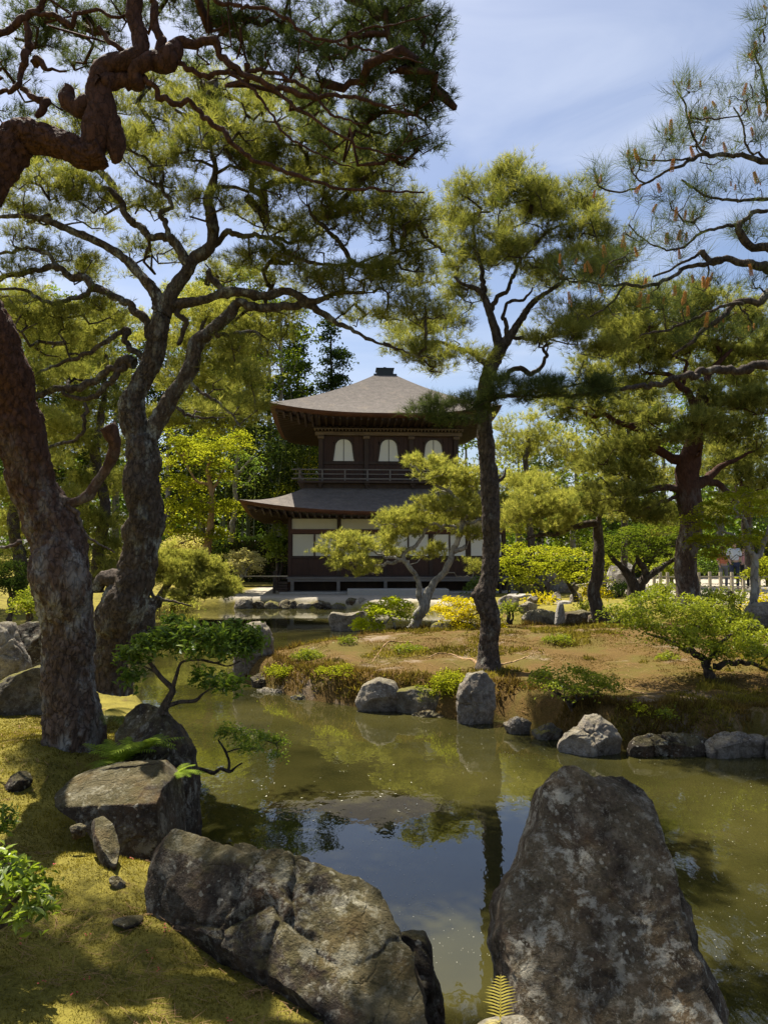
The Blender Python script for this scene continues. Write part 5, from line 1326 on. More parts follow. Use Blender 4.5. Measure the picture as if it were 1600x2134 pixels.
bush('maple_tree', 'bright lime green maple behind the hedge pine, left of the pavilion', 'maple tree', 29.0,
     [[(430, 1172, 20), (434, 1130, 17), (440, 1090, 16), (440, 1060, 12), (438, 1010, 10), (432, 975, 8), (440, 950, 5)], [(438, 1010, 8), (410, 1000, 5), (385, 960, 4)], [(438, 1030, 7), (455, 1000, 5), (470, 970, 3)]],
     [(400, 920, 60, 20), (360, 900, 40, 18), (450, 900, 60, 18, .8), (480, 930, 40, 16), (360, 950, 45, 20, .6), (430, 955, 50, 16, -.6), (350, 1000, 40, 22), (390, 1010, 40, 16, .5), (470, 985, 35, 14), (420, 1040, 50, 16, -.5), (355, 1050, 40, 16), (400, 1080, 50, 16), (460, 1060, 40, 14), (480, 1045, 28, 10), (360, 1100, 45, 16), (430, 1110, 40, 14, -.4), (460, 1105, 26, 10)],
     MB_tan, ML_maple, seed=50, cr=0.328, lai=3.8, leaf=0.13, flat=0.45)
bush('small_tree', 'grey barked tree with sparse pale leaves beside the lower roof corner', 'tree', 31.0,
     [[(484, 1130, 12), (490, 1060, 10), (492, 1000, 9), (497, 950, 6), (505, 925, 4)], [(492, 990, 6), (515, 965, 5), (525, 950, 3)], [(490, 1010, 6), (470, 995, 4), (450, 985, 3)]],
     [(505, 945, 26, 10), (525, 975, 24, 9), (480, 965, 22, 9), (515, 1000, 26, 9), (470, 1000, 20, 8), (530, 955, 15, 8)], MB_grey, ML_green, seed=51, cr=0.273, lai=2.0, leaf=0.12)
bush('maple_tree', 'low fresh green maple spreading over the right shore behind the slender stone', 'maple tree', 20.0,
     [[(1200, 1255, 12), (1190, 1225, 9), (1170, 1200, 8), (1140, 1180, 5)], [(1190, 1225, 7), (1215, 1195, 6), (1240, 1170, 4)]],
     [(1070, 1165, 40, 14), (1120, 1150, 50, 14, .4), (1100, 1185, 50, 14), (1150, 1175, 50, 14, -.4), (1180, 1150, 60, 14, .3), (1200, 1190, 55, 16, -.6), (1230, 1165, 50, 14), (1090, 1205, 40, 8), (1235, 1200, 30, 12, -.7), (1070, 1140, 30, 10, .4)],
     MB_dark, ML_maple, seed=52, cr=0.203, lai=3.5, leaf=0.085, flat=0.4)
bush('maple_tree', 'dark multi-stemmed maple left of the stout reddish pine trunk', 'maple tree', 17.6,
     [[(1324, 1245, 34), (1318, 1215, 24), (1300, 1190, 15), (1280, 1170, 11), (1262, 1150, 7)], [(1326, 1240, 26), (1340, 1215, 18), (1340, 1190, 14), (1328, 1165, 10), (1322, 1140, 6)],
      [(1342, 1212, 14), (1360, 1195, 14), (1380, 1182, 11), (1402, 1165, 8), (1415, 1150, 5)], [(1316, 1205, 9), (1318, 1180, 6), (1325, 1165, 4)]],
     [(1290, 1110, 50, 16), (1350, 1100, 60, 16, .4), (1400, 1120, 50, 14), (1310, 1140, 60, 12, -.4), (1375, 1145, 50, 12, -.3), (1260, 1135, 40, 12), (1430, 1100, 40, 14, .5)],
     MB_dark, ML_mapledeep, seed=53, cr=0.187, lai=3.3, leaf=0.075, flat=0.4)
bush('maple_tree', 'pale stemmed maple at the right edge with layered yellow-green leaves', 'maple tree', 13.6,
     [[(1562, 1300, 26), (1566, 1275, 19), (1570, 1225, 16), (1574, 1170, 15), (1556, 1142, 11), (1558, 1096, 8), (1545, 1078, 6), (1530, 1080, 5)], [(1574, 1170, 13), (1590, 1135, 11), (1602, 1100, 9), (1620, 1070, 6)],
      [(1556, 1142, 8), (1535, 1120, 6), (1505, 1105, 4), (1490, 1090, 3)], [(1568, 1250, 12), (1600, 1275, 16), (1650, 1290, 14)], [(1545, 1078, 4), (1530, 1062, 4), (1538, 1048, 3)]],
     [(1540, 1030, 60, 12), (1590, 1040, 40, 12, .3), (1500, 1055, 50, 12, -.3), (1560, 1065, 50, 10), (1460, 1075, 45, 12, .2), (1500, 1090, 50, 10), (1470, 1120, 45, 12, .4), (1530, 1125, 50, 12, -.4), (1590, 1110, 35, 12), (1480, 1150, 45, 10), (1570, 1190, 40, 10, .5)],
     MB_grey, ML_maple, seed=54, cr=0.140, lai=4.6, leaf=0.06, flat=0.4)
bush('spreading_azalea', 'big low spreading yellow-green azalea with a bent dark trunk on the right of the island', 'azalea bush', 8.7,
     [[(1480, 1415, 22), (1472, 1392, 16), (1455, 1370, 15), (1435, 1355, 14), (1400, 1340, 9), (1370, 1328, 6), (1345, 1318, 4)], [(1480, 1398, 14), (1510, 1380, 12), (1560, 1388, 9), (1600, 1392, 6)],
      [(1470, 1385, 10), (1490, 1350, 8), (1520, 1320, 5)], [(1440, 1358, 8), (1450, 1330, 6), (1455, 1300, 4)]],
     [(1310, 1262, 45, 23), (1380, 1250, 60, 23, .3), (1330, 1290, 50, 23, -.3), (1420, 1275, 60, 26), (1380, 1310, 55, 20, -.4), (1470, 1300, 60, 26), (1440, 1330, 50, 20, -.4), (1530, 1310, 55, 26, .3), (1540, 1345, 60, 23, -.3), (1590, 1330, 50, 29), (1500, 1350, 40, 17), (1600, 1365, 50, 20, -.3), (1450, 1250, 40, 14, .5)],
     MB_dark, ML_azal, seed=55, cr=0.109, lai=4.1, leaf=0.045, flat=0.6, jit=0.6)
bush('azalea_bush', 'small airy azalea leaning over the brown bank in the middle of the island', 'azalea bush', 7.7,
     [[(1196, 1490, 12), (1190, 1470, 9), (1180, 1455, 7), (1150, 1440, 4)], [(1190, 1470, 7), (1215, 1455, 6), (1245, 1440, 3)], [(1196, 1488, 5), (1200, 1450, 4)]],
     [(1150, 1400, 49, 16), (1200, 1405, 49, 16, .2), (1120, 1415, 33, 12), (1180, 1425, 55, 14, -.2), (1240, 1415, 49, 16), (1270, 1425, 27, 16, .1), (1220, 1440, 44, 12, -.2)],
     MB_dark, ML_azal, seed=56, cr=0.086, lai=2.9, leaf=0.04, flat=0.6, jit=0.6)
bush('azalea_bush', 'bright yellow azalea between the small leaning pine and the tall island pine', 'azalea bush', 13.4,
     [[(970, 1335, 8), (962, 1315, 6), (950, 1295, 4)], [(968, 1330, 6), (980, 1300, 4)]],
     [(920, 1262, 26, 12), (950, 1255, 33, 16, .2), (985, 1262, 33, 19), (945, 1278, 38, 14, -.2), (975, 1290, 33, 14), (960, 1303, 30, 12, -.2), (1020, 1285, 27, 19, .3), (1040, 1310, 19, 12, .2)],
     MB_dark, ML_yellow, seed=57, cr=0.101, lai=3.8, leaf=0.05, flat=0.5)
bush('maple_bush', 'small lime green maple bush at the water beside the leaning pine', 'maple bush', 14.6,
     [[(826, 1318, 7), (822, 1300, 6), (816, 1288, 5), (810, 1275, 4)], [(816, 1290, 4), (800, 1296, 4), (775, 1294, 3)], [(816, 1284, 4), (840, 1278, 3)]],
     [(775, 1265, 30, 13), (805, 1253, 33, 13, .2), (830, 1262, 26, 15), (790, 1275, 33, 11, -.2), (840, 1280, 19, 11), (760, 1292, 24, 13), (775, 1302, 26, 10, -.1), (745, 1303, 11, 8)],
     MB_grey, ML_lime, seed=58, cr=0.101, lai=5.5, leaf=0.065)
bush('azalea_bush', 'cream tinted rounded azalea beside the path left of the pavilion', 'azalea bush', 26.8,
     [[(506, 1205, 6), (500, 1190, 5), (490, 1175, 3)], [(508, 1205, 6), (515, 1188, 4), (525, 1175, 3)], [(507, 1205, 5), (506, 1170, 4)]],
     [(508, 1152, 32, 10), (485, 1162, 24, 9), (532, 1162, 22, 10), (505, 1172, 38, 9, -.4), (495, 1185, 26, 7), (525, 1182, 24, 8)],
     MB_grey, ML_cream, seed=59, cr=0.172, lai=3.8, leaf=0.09, flat=0.7)
for k, (lab, cx, cy, rx, ry, Y, mt, lf) in enumerate([
    ('round dark clipped bush at the left edge beyond the big pine', 20, 1205, 42, 40, 14.5, ML_dark, 0.05),
    ('small yellow-green azalea with bare stems beyond the big pine trunk', 58, 1248, 34, 26, 12.6, ML_azal, 0.06),
    ('bright azalea at the foot of the leaning dark pine', 1240, 1226, 26, 14, 19.6, ML_yellow, 0.08),
    ('sunlit yellow-green azalea on the golden moss behind the inlet', 1125, 1244, 30, 8, 22.5, ML_yellow, 0.09),
    ('tiny azalea below the one at the leaning dark pine', 1215, 1258, 22, 7, 20.5, ML_azal, 0.07),
    ('olive mounded azalea behind the big spreading azalea', 1510, 1282, 52, 22, 12.4, ML_azal, 0.05),
    ('dark clipped shrub at the foot of the reddish pine', 1475, 1240, 40, 16, 20.0, ML_dark, 0.08),
    ('light green azalea mound right of the reddish pine trunk', 1530, 1238, 40, 14, 17.5, ML_azal, 0.07),
    ('dark shrub between the multi-stemmed maple and the stone bridge', 1290, 1225, 40, 14, 24.0, ML_dark, 0.09),
    ('leafy green shrub at the left wall of the pavilion', 580, 1130, 30, 45, 29.5, ML_fresh, 0.14),
    ('white flecked shrub behind the hedge pine', 385, 1130, 40, 24, 31.0, ML_cream, 0.12),
    ('dark evergreen shrub between cream azalea and maple trunk', 460, 1150, 22, 34, 30.0, ML_dark, 0.12),
    ('low rounded olive shrub overhanging the far left water', 360, 1248, 60, 12, 24.0, ML_pinebright, 0.09),
    ('spiky green grass clump at the right end of the veranda', 992, 1215, 22, 14, 26.4, ML_green, 0.12),
    ('pale shrub left of the embankment behind the stepping stones', 1385, 1225, 30, 12, 22.0, ML_azal, 0.08),
    ('small round green shrub below the slender tree near the posts', 1060, 1262, 20, 12, 19.5, ML_azal, 0.07),
    ('yellowish azalea low at the right edge of the far shore', 1590, 1250, 30, 16, 16.5, ML_yellow, 0.07)]):
    g0 = gz(float(at(cx, cy, Y)[0]), Y)
    pb = 1150 + (EYE - g0) * F_PX / Y
    bush('shrub', lab, 'shrub', Y, [[(cx, pb + 2, 10), (cx - 3, cy + ry * 0.3, 7), (cx - rx * 0.4, cy, 4)], [(cx, pb, 8), (cx + rx * 0.4, cy, 4)]],
         [(cx, cy - ry * 0.2, rx, ry * 0.75), (cx - rx * 0.45, cy + ry * 0.25, rx * 0.55, ry * 0.6, -0.2), (cx + rx * 0.45, cy + ry * 0.25, rx * 0.55, ry * 0.6, -0.2)],
         MB_dark, mt, seed=70 + k, cr=0.101 if Y < 16 else 0.22, lai=4.1, leaf=lf, jit=0.9, flat=0.9)

# hedge-like trained pine on the far left shore
tree('trained_pine', 'low pine clipped into a long rounded cushion sloping to the water, left of the pavilion', 'pine tree', 22.5,
     [[(330, 1262, 20), (340, 1235, 15), (365, 1212, 12), (410, 1200, 8), (450, 1195, 5)]],
     [(320, 1160, 40, 24), (345, 1160, 42, 26), (385, 1168, 44, 28, -.3), (420, 1185, 40, 26), (455, 1200, 36, 28, -.2), (480, 1215, 20, 24), (380, 1205, 45, 20, -.6), (430, 1222, 45, 22, -.6), (470, 1236, 25, 18, -.3), (340, 1200, 30, 20), (400, 1240, 50, 12, -.8)],
     MB_dark, ML_pinebright, seed=90, cr=0.19, lai=5.5, length=0.10, wpx=0.34, per=12)

# ---- plants of the near bank, each leaf its own piece
def leaf_piece(name, L_, W, mat, bend=0.25, n=4):
    V, F = [], []
    for i in range(n + 1):
        f = i / n; w = W * math.sin(math.pi * min(0.98, max(0.03, f)) ** 0.85) * 0.5
        z = -bend * L_ * f * f
        V += [(-w, f * L_, z + 0.12 * w), (0, f * L_, z - 0.10 * w), (w, f * L_, z + 0.12 * w)]
    for i in range(n):
        a = i * 3
        F += [(a, a + 1, a + 4, a + 3), (a + 1, a + 2, a + 5, a + 4)]
    return np_mesh(name, np.array(V), np.array(F), mat, attrs={'tint': np.full(len(V), 0.5)})

def put_leaf(me, root, p, d, up, s, name='leaf'):
    d = Vector(d).normalized(); x = d.cross(Vector(up))
    if x.length < 1e-3: x = Vector((1, 0, 0))
    x.normalize(); z = x.cross(d)
    from mathutils import Matrix
    M = Matrix(((x.x, d.x, z.x), (x.y, d.y, z.y), (x.z, d.z, z.z))).to_4x4()
    o = bpy.data.objects.new(name, me); link(o, root)
    o.matrix_local = Matrix.Translation(Vector(p) - root.location) @ M @ Matrix.Scale(s, 4)
    return o

def leafy(name, label, cat, Y, limbs, pads, bark, mats, seed, L_, W, n_leaf=280, whorl=6, cr=0.07, rest=0.0, thick=0.8):
    rg = np.random.default_rng(seed)
    tr = [trace(l, Y) for l in limbs]; tr = [resample(P, R, 0.02) for P, R in tr]
    root = thing(name, label, cat, tuple(float(v_) for v_ in tr[0][0][0]))
    tb = Tubes()
    for k, (P, R) in enumerate(tr): tb.add(P, R, 10, 0.3, seed + k)
    tb.build('stem', bark, root)
    C = np.concatenate([make_pad(p, Y, rg, cr, thick)[0] for p in pads])
    k = max(1, n_leaf // whorl)
    rg.shuffle(C)
    extra_C = C[k:]
    paths = grow(tr, C, rg, 0.0018, crook=0.15, seg=0.04)
    tw = Tubes()
    for Q, R, d in paths: tw.add(Q, R, 4, closed_end=False)
    tw.build('twigs', bark, root)['kind'] = 'stuff'
    mes = [leaf_piece('leaf', L_, W, m, b) for m in mats for b in (0.15, 0.4)]
    dirs = [p[2] for p in paths]; ends = [p[0][-1] for p in paths]
    for i in range(min(k, len(ends))):
        ax = unit(dirs[i] * 0.6 + np.array([0, 0, 0.8]) + rg.normal(size=3) * 0.2)
        for q in range(whorl):
            a = q * 2.4 + rg.uniform(0, 1)
            r = unit(np.cross(ax, rg.normal(size=3))); s = np.cross(ax, r)
            d = unit(r * math.cos(a) + s * math.sin(a) + ax * rg.uniform(0.2, 0.9) - np.array([0, 0, 0.15]))
            put_leaf(mes[rg.integers(len(mes))], root, ends[i] + rg.normal(size=3) * 0.004, d, ax, rg.uniform(0.65, 1.2))
    if rest:
        n = int(rest); E = np.array(ends)
        P = E[rg.integers(0, len(E), n)] + rg.normal(size=(n, 3)) * cr * 0.55
        V, F, T = leaves(P, np.tile([0, 0, 1.0], (n, 1)), L_ * 0.9, rg, W / L_, 0.6)
        o = wpart('small_leaves', V, F, mats[0], root, smooth=False, attrs={'tint': T}); o['kind'] = 'stuff'
    return root

leafy('azalea_bush', 'glossy green azalea cut by the left edge, on the near moss', 'azalea bush', 2.75,
      [[(-40, 1960, 16), (-10, 1930, 12), (20, 1890, 9), (50, 1860, 6)], [(-20, 1940, 10), (30, 1920, 7), (70, 1900, 5)], [(-30, 1950, 10), (-10, 1850, 7), (10, 1800, 5)]],
      [(10, 1790, 40, 25), (40, 1810, 45, 30, .05), (70, 1850, 40, 28), (20, 1850, 50, 30, -.08), (85, 1890, 26, 26), (60, 1910, 40, 22, -.1), (-30, 1850, 40, 50), (90, 1850, 28, 20, .1), (0, 1900, 40, 20, .05)],
      MB_dark, [ML_fresh, ML_green], 301, 0.050, 0.019, 290, 7, 0.042, rest=500, thick=0.7)
leafy('azalea_bush', 'smaller glossy azalea at the left edge, above the bigger one', 'azalea bush', 3.35,
      [[(-30, 1745, 10), (0, 1725, 7), (15, 1705, 4)], [(-30, 1745, 8), (-10, 1700, 5)]],
      [(10, 1695, 22, 16), (-5, 1715, 30, 20), (-25, 1690, 30, 20), (20, 1720, 12, 10)],
      MB_dark, [ML_fresh, ML_green], 302, 0.036, 0.013, 150, 7, 0.035, rest=150, thick=0.7)
leafy('nandina_shrub', 'open branched green shrub growing out of the rounded boulder over the water', 'shrub', 5.0,
      [[(340, 1486, 22), (345, 1468, 17), (356, 1448, 15), (360, 1436, 13), (346, 1422, 10), (328, 1402, 9), (318, 1388, 8), (312, 1380, 9)], [(358, 1440, 11), (366, 1415, 8), (374, 1388, 6), (384, 1378, 5), (420, 1375, 5), (452, 1382, 4), (470, 1370, 3)],
       [(342, 1478, 13), (355, 1470, 9), (375, 1463, 8), (408, 1460, 8), (424, 1445, 4), (450, 1430, 3)], [(452, 1382, 4), (475, 1388, 3), (500, 1378, 3)], [(330, 1404, 5), (300, 1388, 3), (270, 1372, 2)]],
      [(300, 1350, 55, 15), (340, 1335, 55, 16, .15), (390, 1320, 50, 18), (360, 1300, 25, 16, .1), (430, 1325, 50, 16, -.1), (470, 1320, 50, 15, .1), (400, 1350, 60, 12, -.15), (270, 1370, 30, 8), (500, 1340, 40, 14), (470, 1355, 45, 10, -.1), (530, 1350, 30, 14), (450, 1415, 45, 12), (485, 1425, 30, 10, .1), (280, 1410, 18, 5), (520, 1320, 25, 10)],
      MB_dark, [ML_green, ML_fresh], 303, 0.066, 0.024, 300, 5, 0.06, rest=2600, thick=0.6)
leafy('water_shrub', 'thin twisted branch with fine green leaves hovering low over the pond', 'shrub', 5.6,
      [[(412, 1602, 9), (430, 1606, 8), (447, 1611, 8), (460, 1602, 7), (480, 1608, 7), (492, 1598, 4), (505, 1590, 3)], [(476, 1604, 7), (478, 1590, 6), (470, 1565, 5), (455, 1542, 3)], [(472, 1568, 3), (500, 1560, 3), (540, 1562, 2)]],
      [(490, 1530, 40, 11), (530, 1540, 45, 12, .1), (565, 1545, 32, 10), (510, 1555, 45, 8, -.1), (565, 1575, 30, 6), (470, 1520, 20, 6)],
      MB_dark, [ML_fresh, ML_green], 304, 0.035, 0.013, 240, 5, 0.045, rest=1100, thick=0.5)

# ferns
def fern(name, label, loc, fronds, mat, cat='fern'):
    root = thing(name, label, cat, loc)
    rg = np.random.default_rng(int(abs(loc[0]) * 1000))
    for (d, L_, droop, wid) in fronds:
        d = np.array(d, float); d /= np.linalg.norm(d)
        n = 13; V, F, T = [], [], []
        side = np.cross(d, (0, 0, 1.0)); side /= np.linalg.norm(side); upv = np.cross(side, d)
        def pt(f): return d * L_ * f + np.array([0, 0, -droop * L_ * f * f])
        for i in range(n):
            f0 = 0.10 + 0.9 * i / n; w = (wid * L_ * math.sin(math.pi * min(0.97, 0.22 + 0.78 * f0)) ** 0.8 + 0.006) * rg.uniform(0.8, 1.12)
            p = pt(f0); tdir = pt(min(1, f0 + 0.02)) - p; tdir /= np.linalg.norm(tdir) + 1e-9
            hw = 0.24 * L_ / n
            for s in (-1, 1):
                tip = p + side * s * w + tdir * w * 0.45 - np.array([0, 0, w * 0.15])
                m = p + (tip - p) * 0.45
                k = len(V)
                V += [p - tdir * hw, m - tdir * hw * 0.9 + upv * 0.003, tip, m + tdir * hw * 0.9 + upv * 0.003, p + tdir * hw]
                F += [(k, k + 1, k + 3), (k, k + 3, k + 4), (k + 1, k + 2, k + 3)]
                T += [rg.normal(0.5, 0.15)] * 5
        for i in range(9):
            p = pt(i / 8); s = side * 0.0016 * (1.5 - i / 8)
            V += [p - s, p + s]; T += [0.3, 0.3]
        k0 = len(V) - 18
        for i in range(8): F += [(k0 + 2 * i, k0 + 2 * i + 1, k0 + 2 * i + 3), (k0 + 2 * i, k0 + 2 * i + 3, k0 + 2 * i + 2)]
        part('frond', np.array(V), np.array(F), mat, root, smooth=False, attrs={'tint': np.array(T)})
    return root
rgf = np.random.default_rng(9)
def fans(n, L_, up=0.5, a0=0, a1=6.28, wid=0.22):
    return [((math.cos(a), math.sin(a), rgf.uniform(up * 0.4, up * 1.4)), L_ * rgf.uniform(0.7, 1.15), rgf.uniform(0.25, 0.6), wid) for a in np.linspace(a0, a1, n, endpoint=False) + rgf.uniform(-0.2, 0.2, n)]
p = at(255, 1590, 4.85); fern('fern', 'large bright green fern between the big pine trunk and the rounded boulder', tuple(map(float, p)), fans(22, 0.34, 1.2), ML_fern)
p = at(300, 1560, 4.7); fern('fern', 'second bright fern, leaning right in front of the rounded boulder', tuple(map(float, p)), fans(13, 0.28, 0.9, -2.6, 1.2), ML_fern)
p = at(368, 1612, 4.45); fern('fern', 'pale green fern tuft behind the right end of the flat-topped boulder', tuple(map(float, p)), fans(10, 0.17, 0.7, -1.6, 1.4), ML_fern)
p = at(222, 1480, 5.3); fern('fern', 'drooping dark fern behind the right side of the big pine trunk', tuple(map(float, p)), fans(7, 0.20, 0.2, -1.2, 1.2), ML_green)
M_straw = mat_leaf('straw_fern', (0.40, 0.33, 0.10), (0.55, 0.47, 0.17), 0.4)
p = at(1042, 2128, 2.28)
fern('fern', 'single upright straw yellow fern frond at the foot of the tall standing boulder', tuple(map(float, p)), [((0.0, -0.1, 1), 0.150, 0.05, 0.30), ((-0.9, -0.5, 0.25), 0.06, 0.2, 0.3)], M_straw)
rock('boulder', 'small pale stone under the straw yellow fern at the bottom edge', [(990, 2145), (1010, 2128), (1050, 2122), (1090, 2122), (1110, 2140), (1100, 2200), (1000, 2200)], 2.3, 0.05, MR_grey, 66, nt=60, nv=24)

# ------------------------------------------------------------------ trees behind the pavilion
def far_tree(name, label, cat, Y, px, top, bottom, halfw, mat, bark, seed, cr=0.9, lai=2.6, leaf=0.3, shape='cone', tw=12):
    g0 = gz(float(at(px, 1200, Y)[0]), Y); pb = 1150 + (EYE - g0) * F_PX / Y
    rg = np.random.default_rng(seed)
    pads = []; n = max(4, int((bottom - top) / 42))
    for i in range(n):
        f = i / (n - 1); cy = top + (bottom - top) * f
        if shape == 'cone': w = halfw * (0.35 + 0.75 * f)
        else: w = halfw * (0.55 + 0.45 * math.sin(math.pi * (0.25 + 0.6 * f)))
        if shape == 'cone': cy += 8 * math.sin(i * 2.3)
        for s in ((-0.5, 0.5) if w > 30 else (0,)):
            pads.append((px + s * w + rg.uniform(-8, 8), cy + rg.uniform(-8, 8), w * (0.62 if w > 30 else 1), 26, rg.uniform(-1, 1)))
    return bush(name, label, cat, Y, [[(px, pb, tw * 1.3), (px + 2, (pb + top) / 2, tw), (px, top + 10, 3)]], pads, bark, mat, seed=seed, cr=cr, lai=lai, leaf=leaf, flat=0.8, jit=0.8, crook=0.08, thick=0.7, seg=1.0)

FT = [('evergreen_tree', 'broad dark green tree filling the gap left of the upper roof', 'evergreen tree', 40, 585, 640, 1000, 62, ML_mapledeep, 'round'),
      ('evergreen_tree', 'broad green tree high behind the second big pine', 'evergreen tree', 43, 420, 620, 1000, 90, ML_green, 'round'),
      ('broadleaf_tree', 'tall olive tree behind the left pair of trunks', 'tree', 43, 180, 640, 1000, 95, ML_mapledeep, 'round'),
      ('broadleaf_tree', 'tall olive tree at the left edge of the sky gap', 'tree', 43, 40, 620, 1000, 95, ML_green, 'round'),
      ('broadleaf_tree', 'green tree filling behind the pale pine on the right', 'tree', 41, 1300, 800, 1120, 80, ML_mapledeep, 'round'),
      ('broadleaf_tree', 'green tree high behind the right edge', 'tree', 41, 1500, 720, 1050, 100, ML_green, 'round'),
      ('broadleaf_tree', 'light green tree between the island pine and the pale pine', 'tree', 43, 1200, 880, 1120, 60, ML_mapledeep, 'round'),
      ('cedar_tree', 'tall dark cedar standing against the sky above the pavilion roof corner', 'cedar tree', 48, 690, 690, 1000, 62, ML_cedar, 'cone'),
      ('cedar_tree', 'dark cedar just left of the skyline cedar', 'cedar tree', 46, 620, 720, 1080, 60, ML_cedar, 'cone'),
      ('evergreen_tree', 'dark evergreen directly behind the left corner of the upper roof', 'evergreen tree', 42, 560, 640, 1090, 70, ML_dark, 'round'),
      ('evergreen_tree', 'tall dark evergreen above the lime green maple', 'evergreen tree', 44, 480, 600, 1080, 75, ML_dark, 'round'),
      ('broadleaf_tree', 'tall green tree rising behind the fork of the second big trunk', 'tree', 50, 520, 570, 900, 50, ML_green, 'round'),
      ('evergreen_tree', 'dark evergreen behind the hedge pine', 'evergreen tree', 40, 350, 700, 1120, 80, ML_dark, 'round'),
      ('evergreen_tree', 'dark evergreen far behind the left pines', 'evergreen tree', 42, 240, 720, 1150, 85, ML_green, 'round'),
      ('evergreen_tree', 'dark evergreen at the far left of the garden', 'evergreen tree', 40, 110, 740, 1150, 85, ML_dark, 'round'),
      ('evergreen_tree', 'green tree showing at the left edge behind the pines', 'evergreen tree', 44, -20, 720, 1150, 90, ML_green, 'round'),
      ('broadleaf_tree', 'sky-lit broadleaf tree seen under the left eave of the upper roof', 'tree', 44, 640, 905, 1050, 36, ML_mapledeep, 'round'),
      ('azalea_tree', 'small yellow leaved tree behind the balcony corner', 'tree', 38, 632, 975, 1040, 16, ML_yellow, 'round'),
      ('azalea_tree', 'small lime tree above the lower roof corner', 'tree', 37, 590, 1000, 1060, 18, ML_maple, 'round'),
      ('broadleaf_tree', 'yellow-green tree right of the upper storey of the pavilion', 'tree', 42, 970, 915, 1080, 40, ML_mapledeep, 'round'),
      ('broadleaf_tree', 'bright green tree behind the tall island pine trunk', 'tree', 44, 1080, 930, 1150, 50, ML_maple, 'round'),
      ('evergreen_tree', 'dark bushy tree standing between island pine and reddish pine', 'evergreen tree', 36, 1125, 960, 1110, 42, ML_dark, 'round'),
      ('broadleaf_tree', 'lime green tree low behind the dark bushy tree', 'tree', 38, 1190, 1000, 1130, 50, ML_mapledeep, 'round'),
      ('broadleaf_tree', 'green tree far behind the reddish pine', 'tree', 45, 1380, 880, 1150, 80, ML_mapledeep, 'round'),
      ('broadleaf_tree', 'deep green tree at the right edge behind the pale stemmed maple', 'tree', 40, 1560, 930, 1130, 80, ML_green, 'round'),
      ('broadleaf_tree', 'green tree behind the right side rockery', 'tree', 42, 1270, 960, 1150, 60, ML_green, 'round')]
for k, (nm, lab, cat, Y, px, top, bot, hw, mt, sh) in enumerate(FT):
    far_tree(nm, lab, cat, Y, px, top, bot, hw, mt, MB_grey if mt is not ML_cedar else MB_dark, 120 + k, cr=0.42 if Y > 38 else 0.36, leaf=0.235 if 'small' not in lab else 0.14, shape=sh, lai=6.5 if mt is ML_cedar else 2.8 if mt is ML_dark else 2.1)

# distant wood that closes the garden
rg = np.random.default_rng(77)
n = 30000
a = rg.uniform(-1.0, 1.0, n); r = rg.uniform(58, 76, n)
X = np.sin(a) * r; Yw = np.cos(a) * r
crown_h = 5.2 + 2.6 * fbm(np.stack([X, Yw, 0 * X], -1) * 0.13, 3, 5) + 2.0 * np.clip(-X / 30, -0.2, 1)
hh_ = rg.uniform(0, 1, n) ** 0.7
Z = ground_z(X, Yw) + crown_h * hh_ + 0.6 * fbm(np.stack([X, Yw, 0 * X], -1) * 0.9, 2, 9)
V, F, T = leaves(np.stack([X, Yw, Z], -1), np.tile([0, -0.3, 1.0], (n, 1)), 0.75, rg, 0.7, 0.8, tints=0.4 + 0.4 * fbm(np.stack([X, Yw, Z], -1) * 0.25, 2, 3) + rg.normal(0, 0.15, n))
o = solo('distant_wood', V, F, ML_green, 'dense distant wood closing off the far side of the garden', 'wood', base=(0, 60, 0), smooth=False, attrs={'tint': T}); o['kind'] = 'stuff'

# bamboo grove between maple and pavilion
rgb = np.random.default_rng(12)
t = NT('bamboo_culm'); M_culm = t.done(t.mix(t.noise(t.coord('Object'), 3, 3), (0.07, 0.09, 0.03), (0.22, 0.24, 0.10)), 0.5, None, 0.3)
for k in range(46):
    px = rgb.uniform(455, 640) if k % 4 else rgb.uniform(330, 460); Y = rgb.uniform(36, 43)
    x = float(at(px, 1100, Y)[0]); z0 = gz(x, Y); top = z0 + rgb.uniform(6.5, 9); lean = rgb.uniform(-0.5, 0.7)
    P, R = resample([(x, Y, z0 - 0.1), (x + lean * 0.3, Y, z0 + 3), (x + lean, Y + 0.2, top)], [0.045, 0.04, 0.012], 1.0)
    root = thing('bamboo', 'tall thin bamboo stem of the dark grove left of the pavilion', 'bamboo', (x, Y, z0), group='bamboo stems of the grove left of the pavilion')
    Tubes().add(P, R, 6).build('culm', M_culm, root)
    nn = 420; f = rgb.uniform(0.45, 1, nn)
    Q = np.stack([np.interp(f, np.linspace(0, 1, len(P)), P[:, c]) for c in range(3)], -1) + rgb.normal(size=(nn, 3)) * np.array([0.45, 0.45, 0.3])
    V, F, T = leaves(Q, np.tile([0, 0, 1.0], (nn, 1)), 0.22, rgb, 0.25, 0.7)
    wpart('crown', V, F, ML_bamboo if k % 3 else ML_dark, root, smooth=False, attrs={'tint': T})
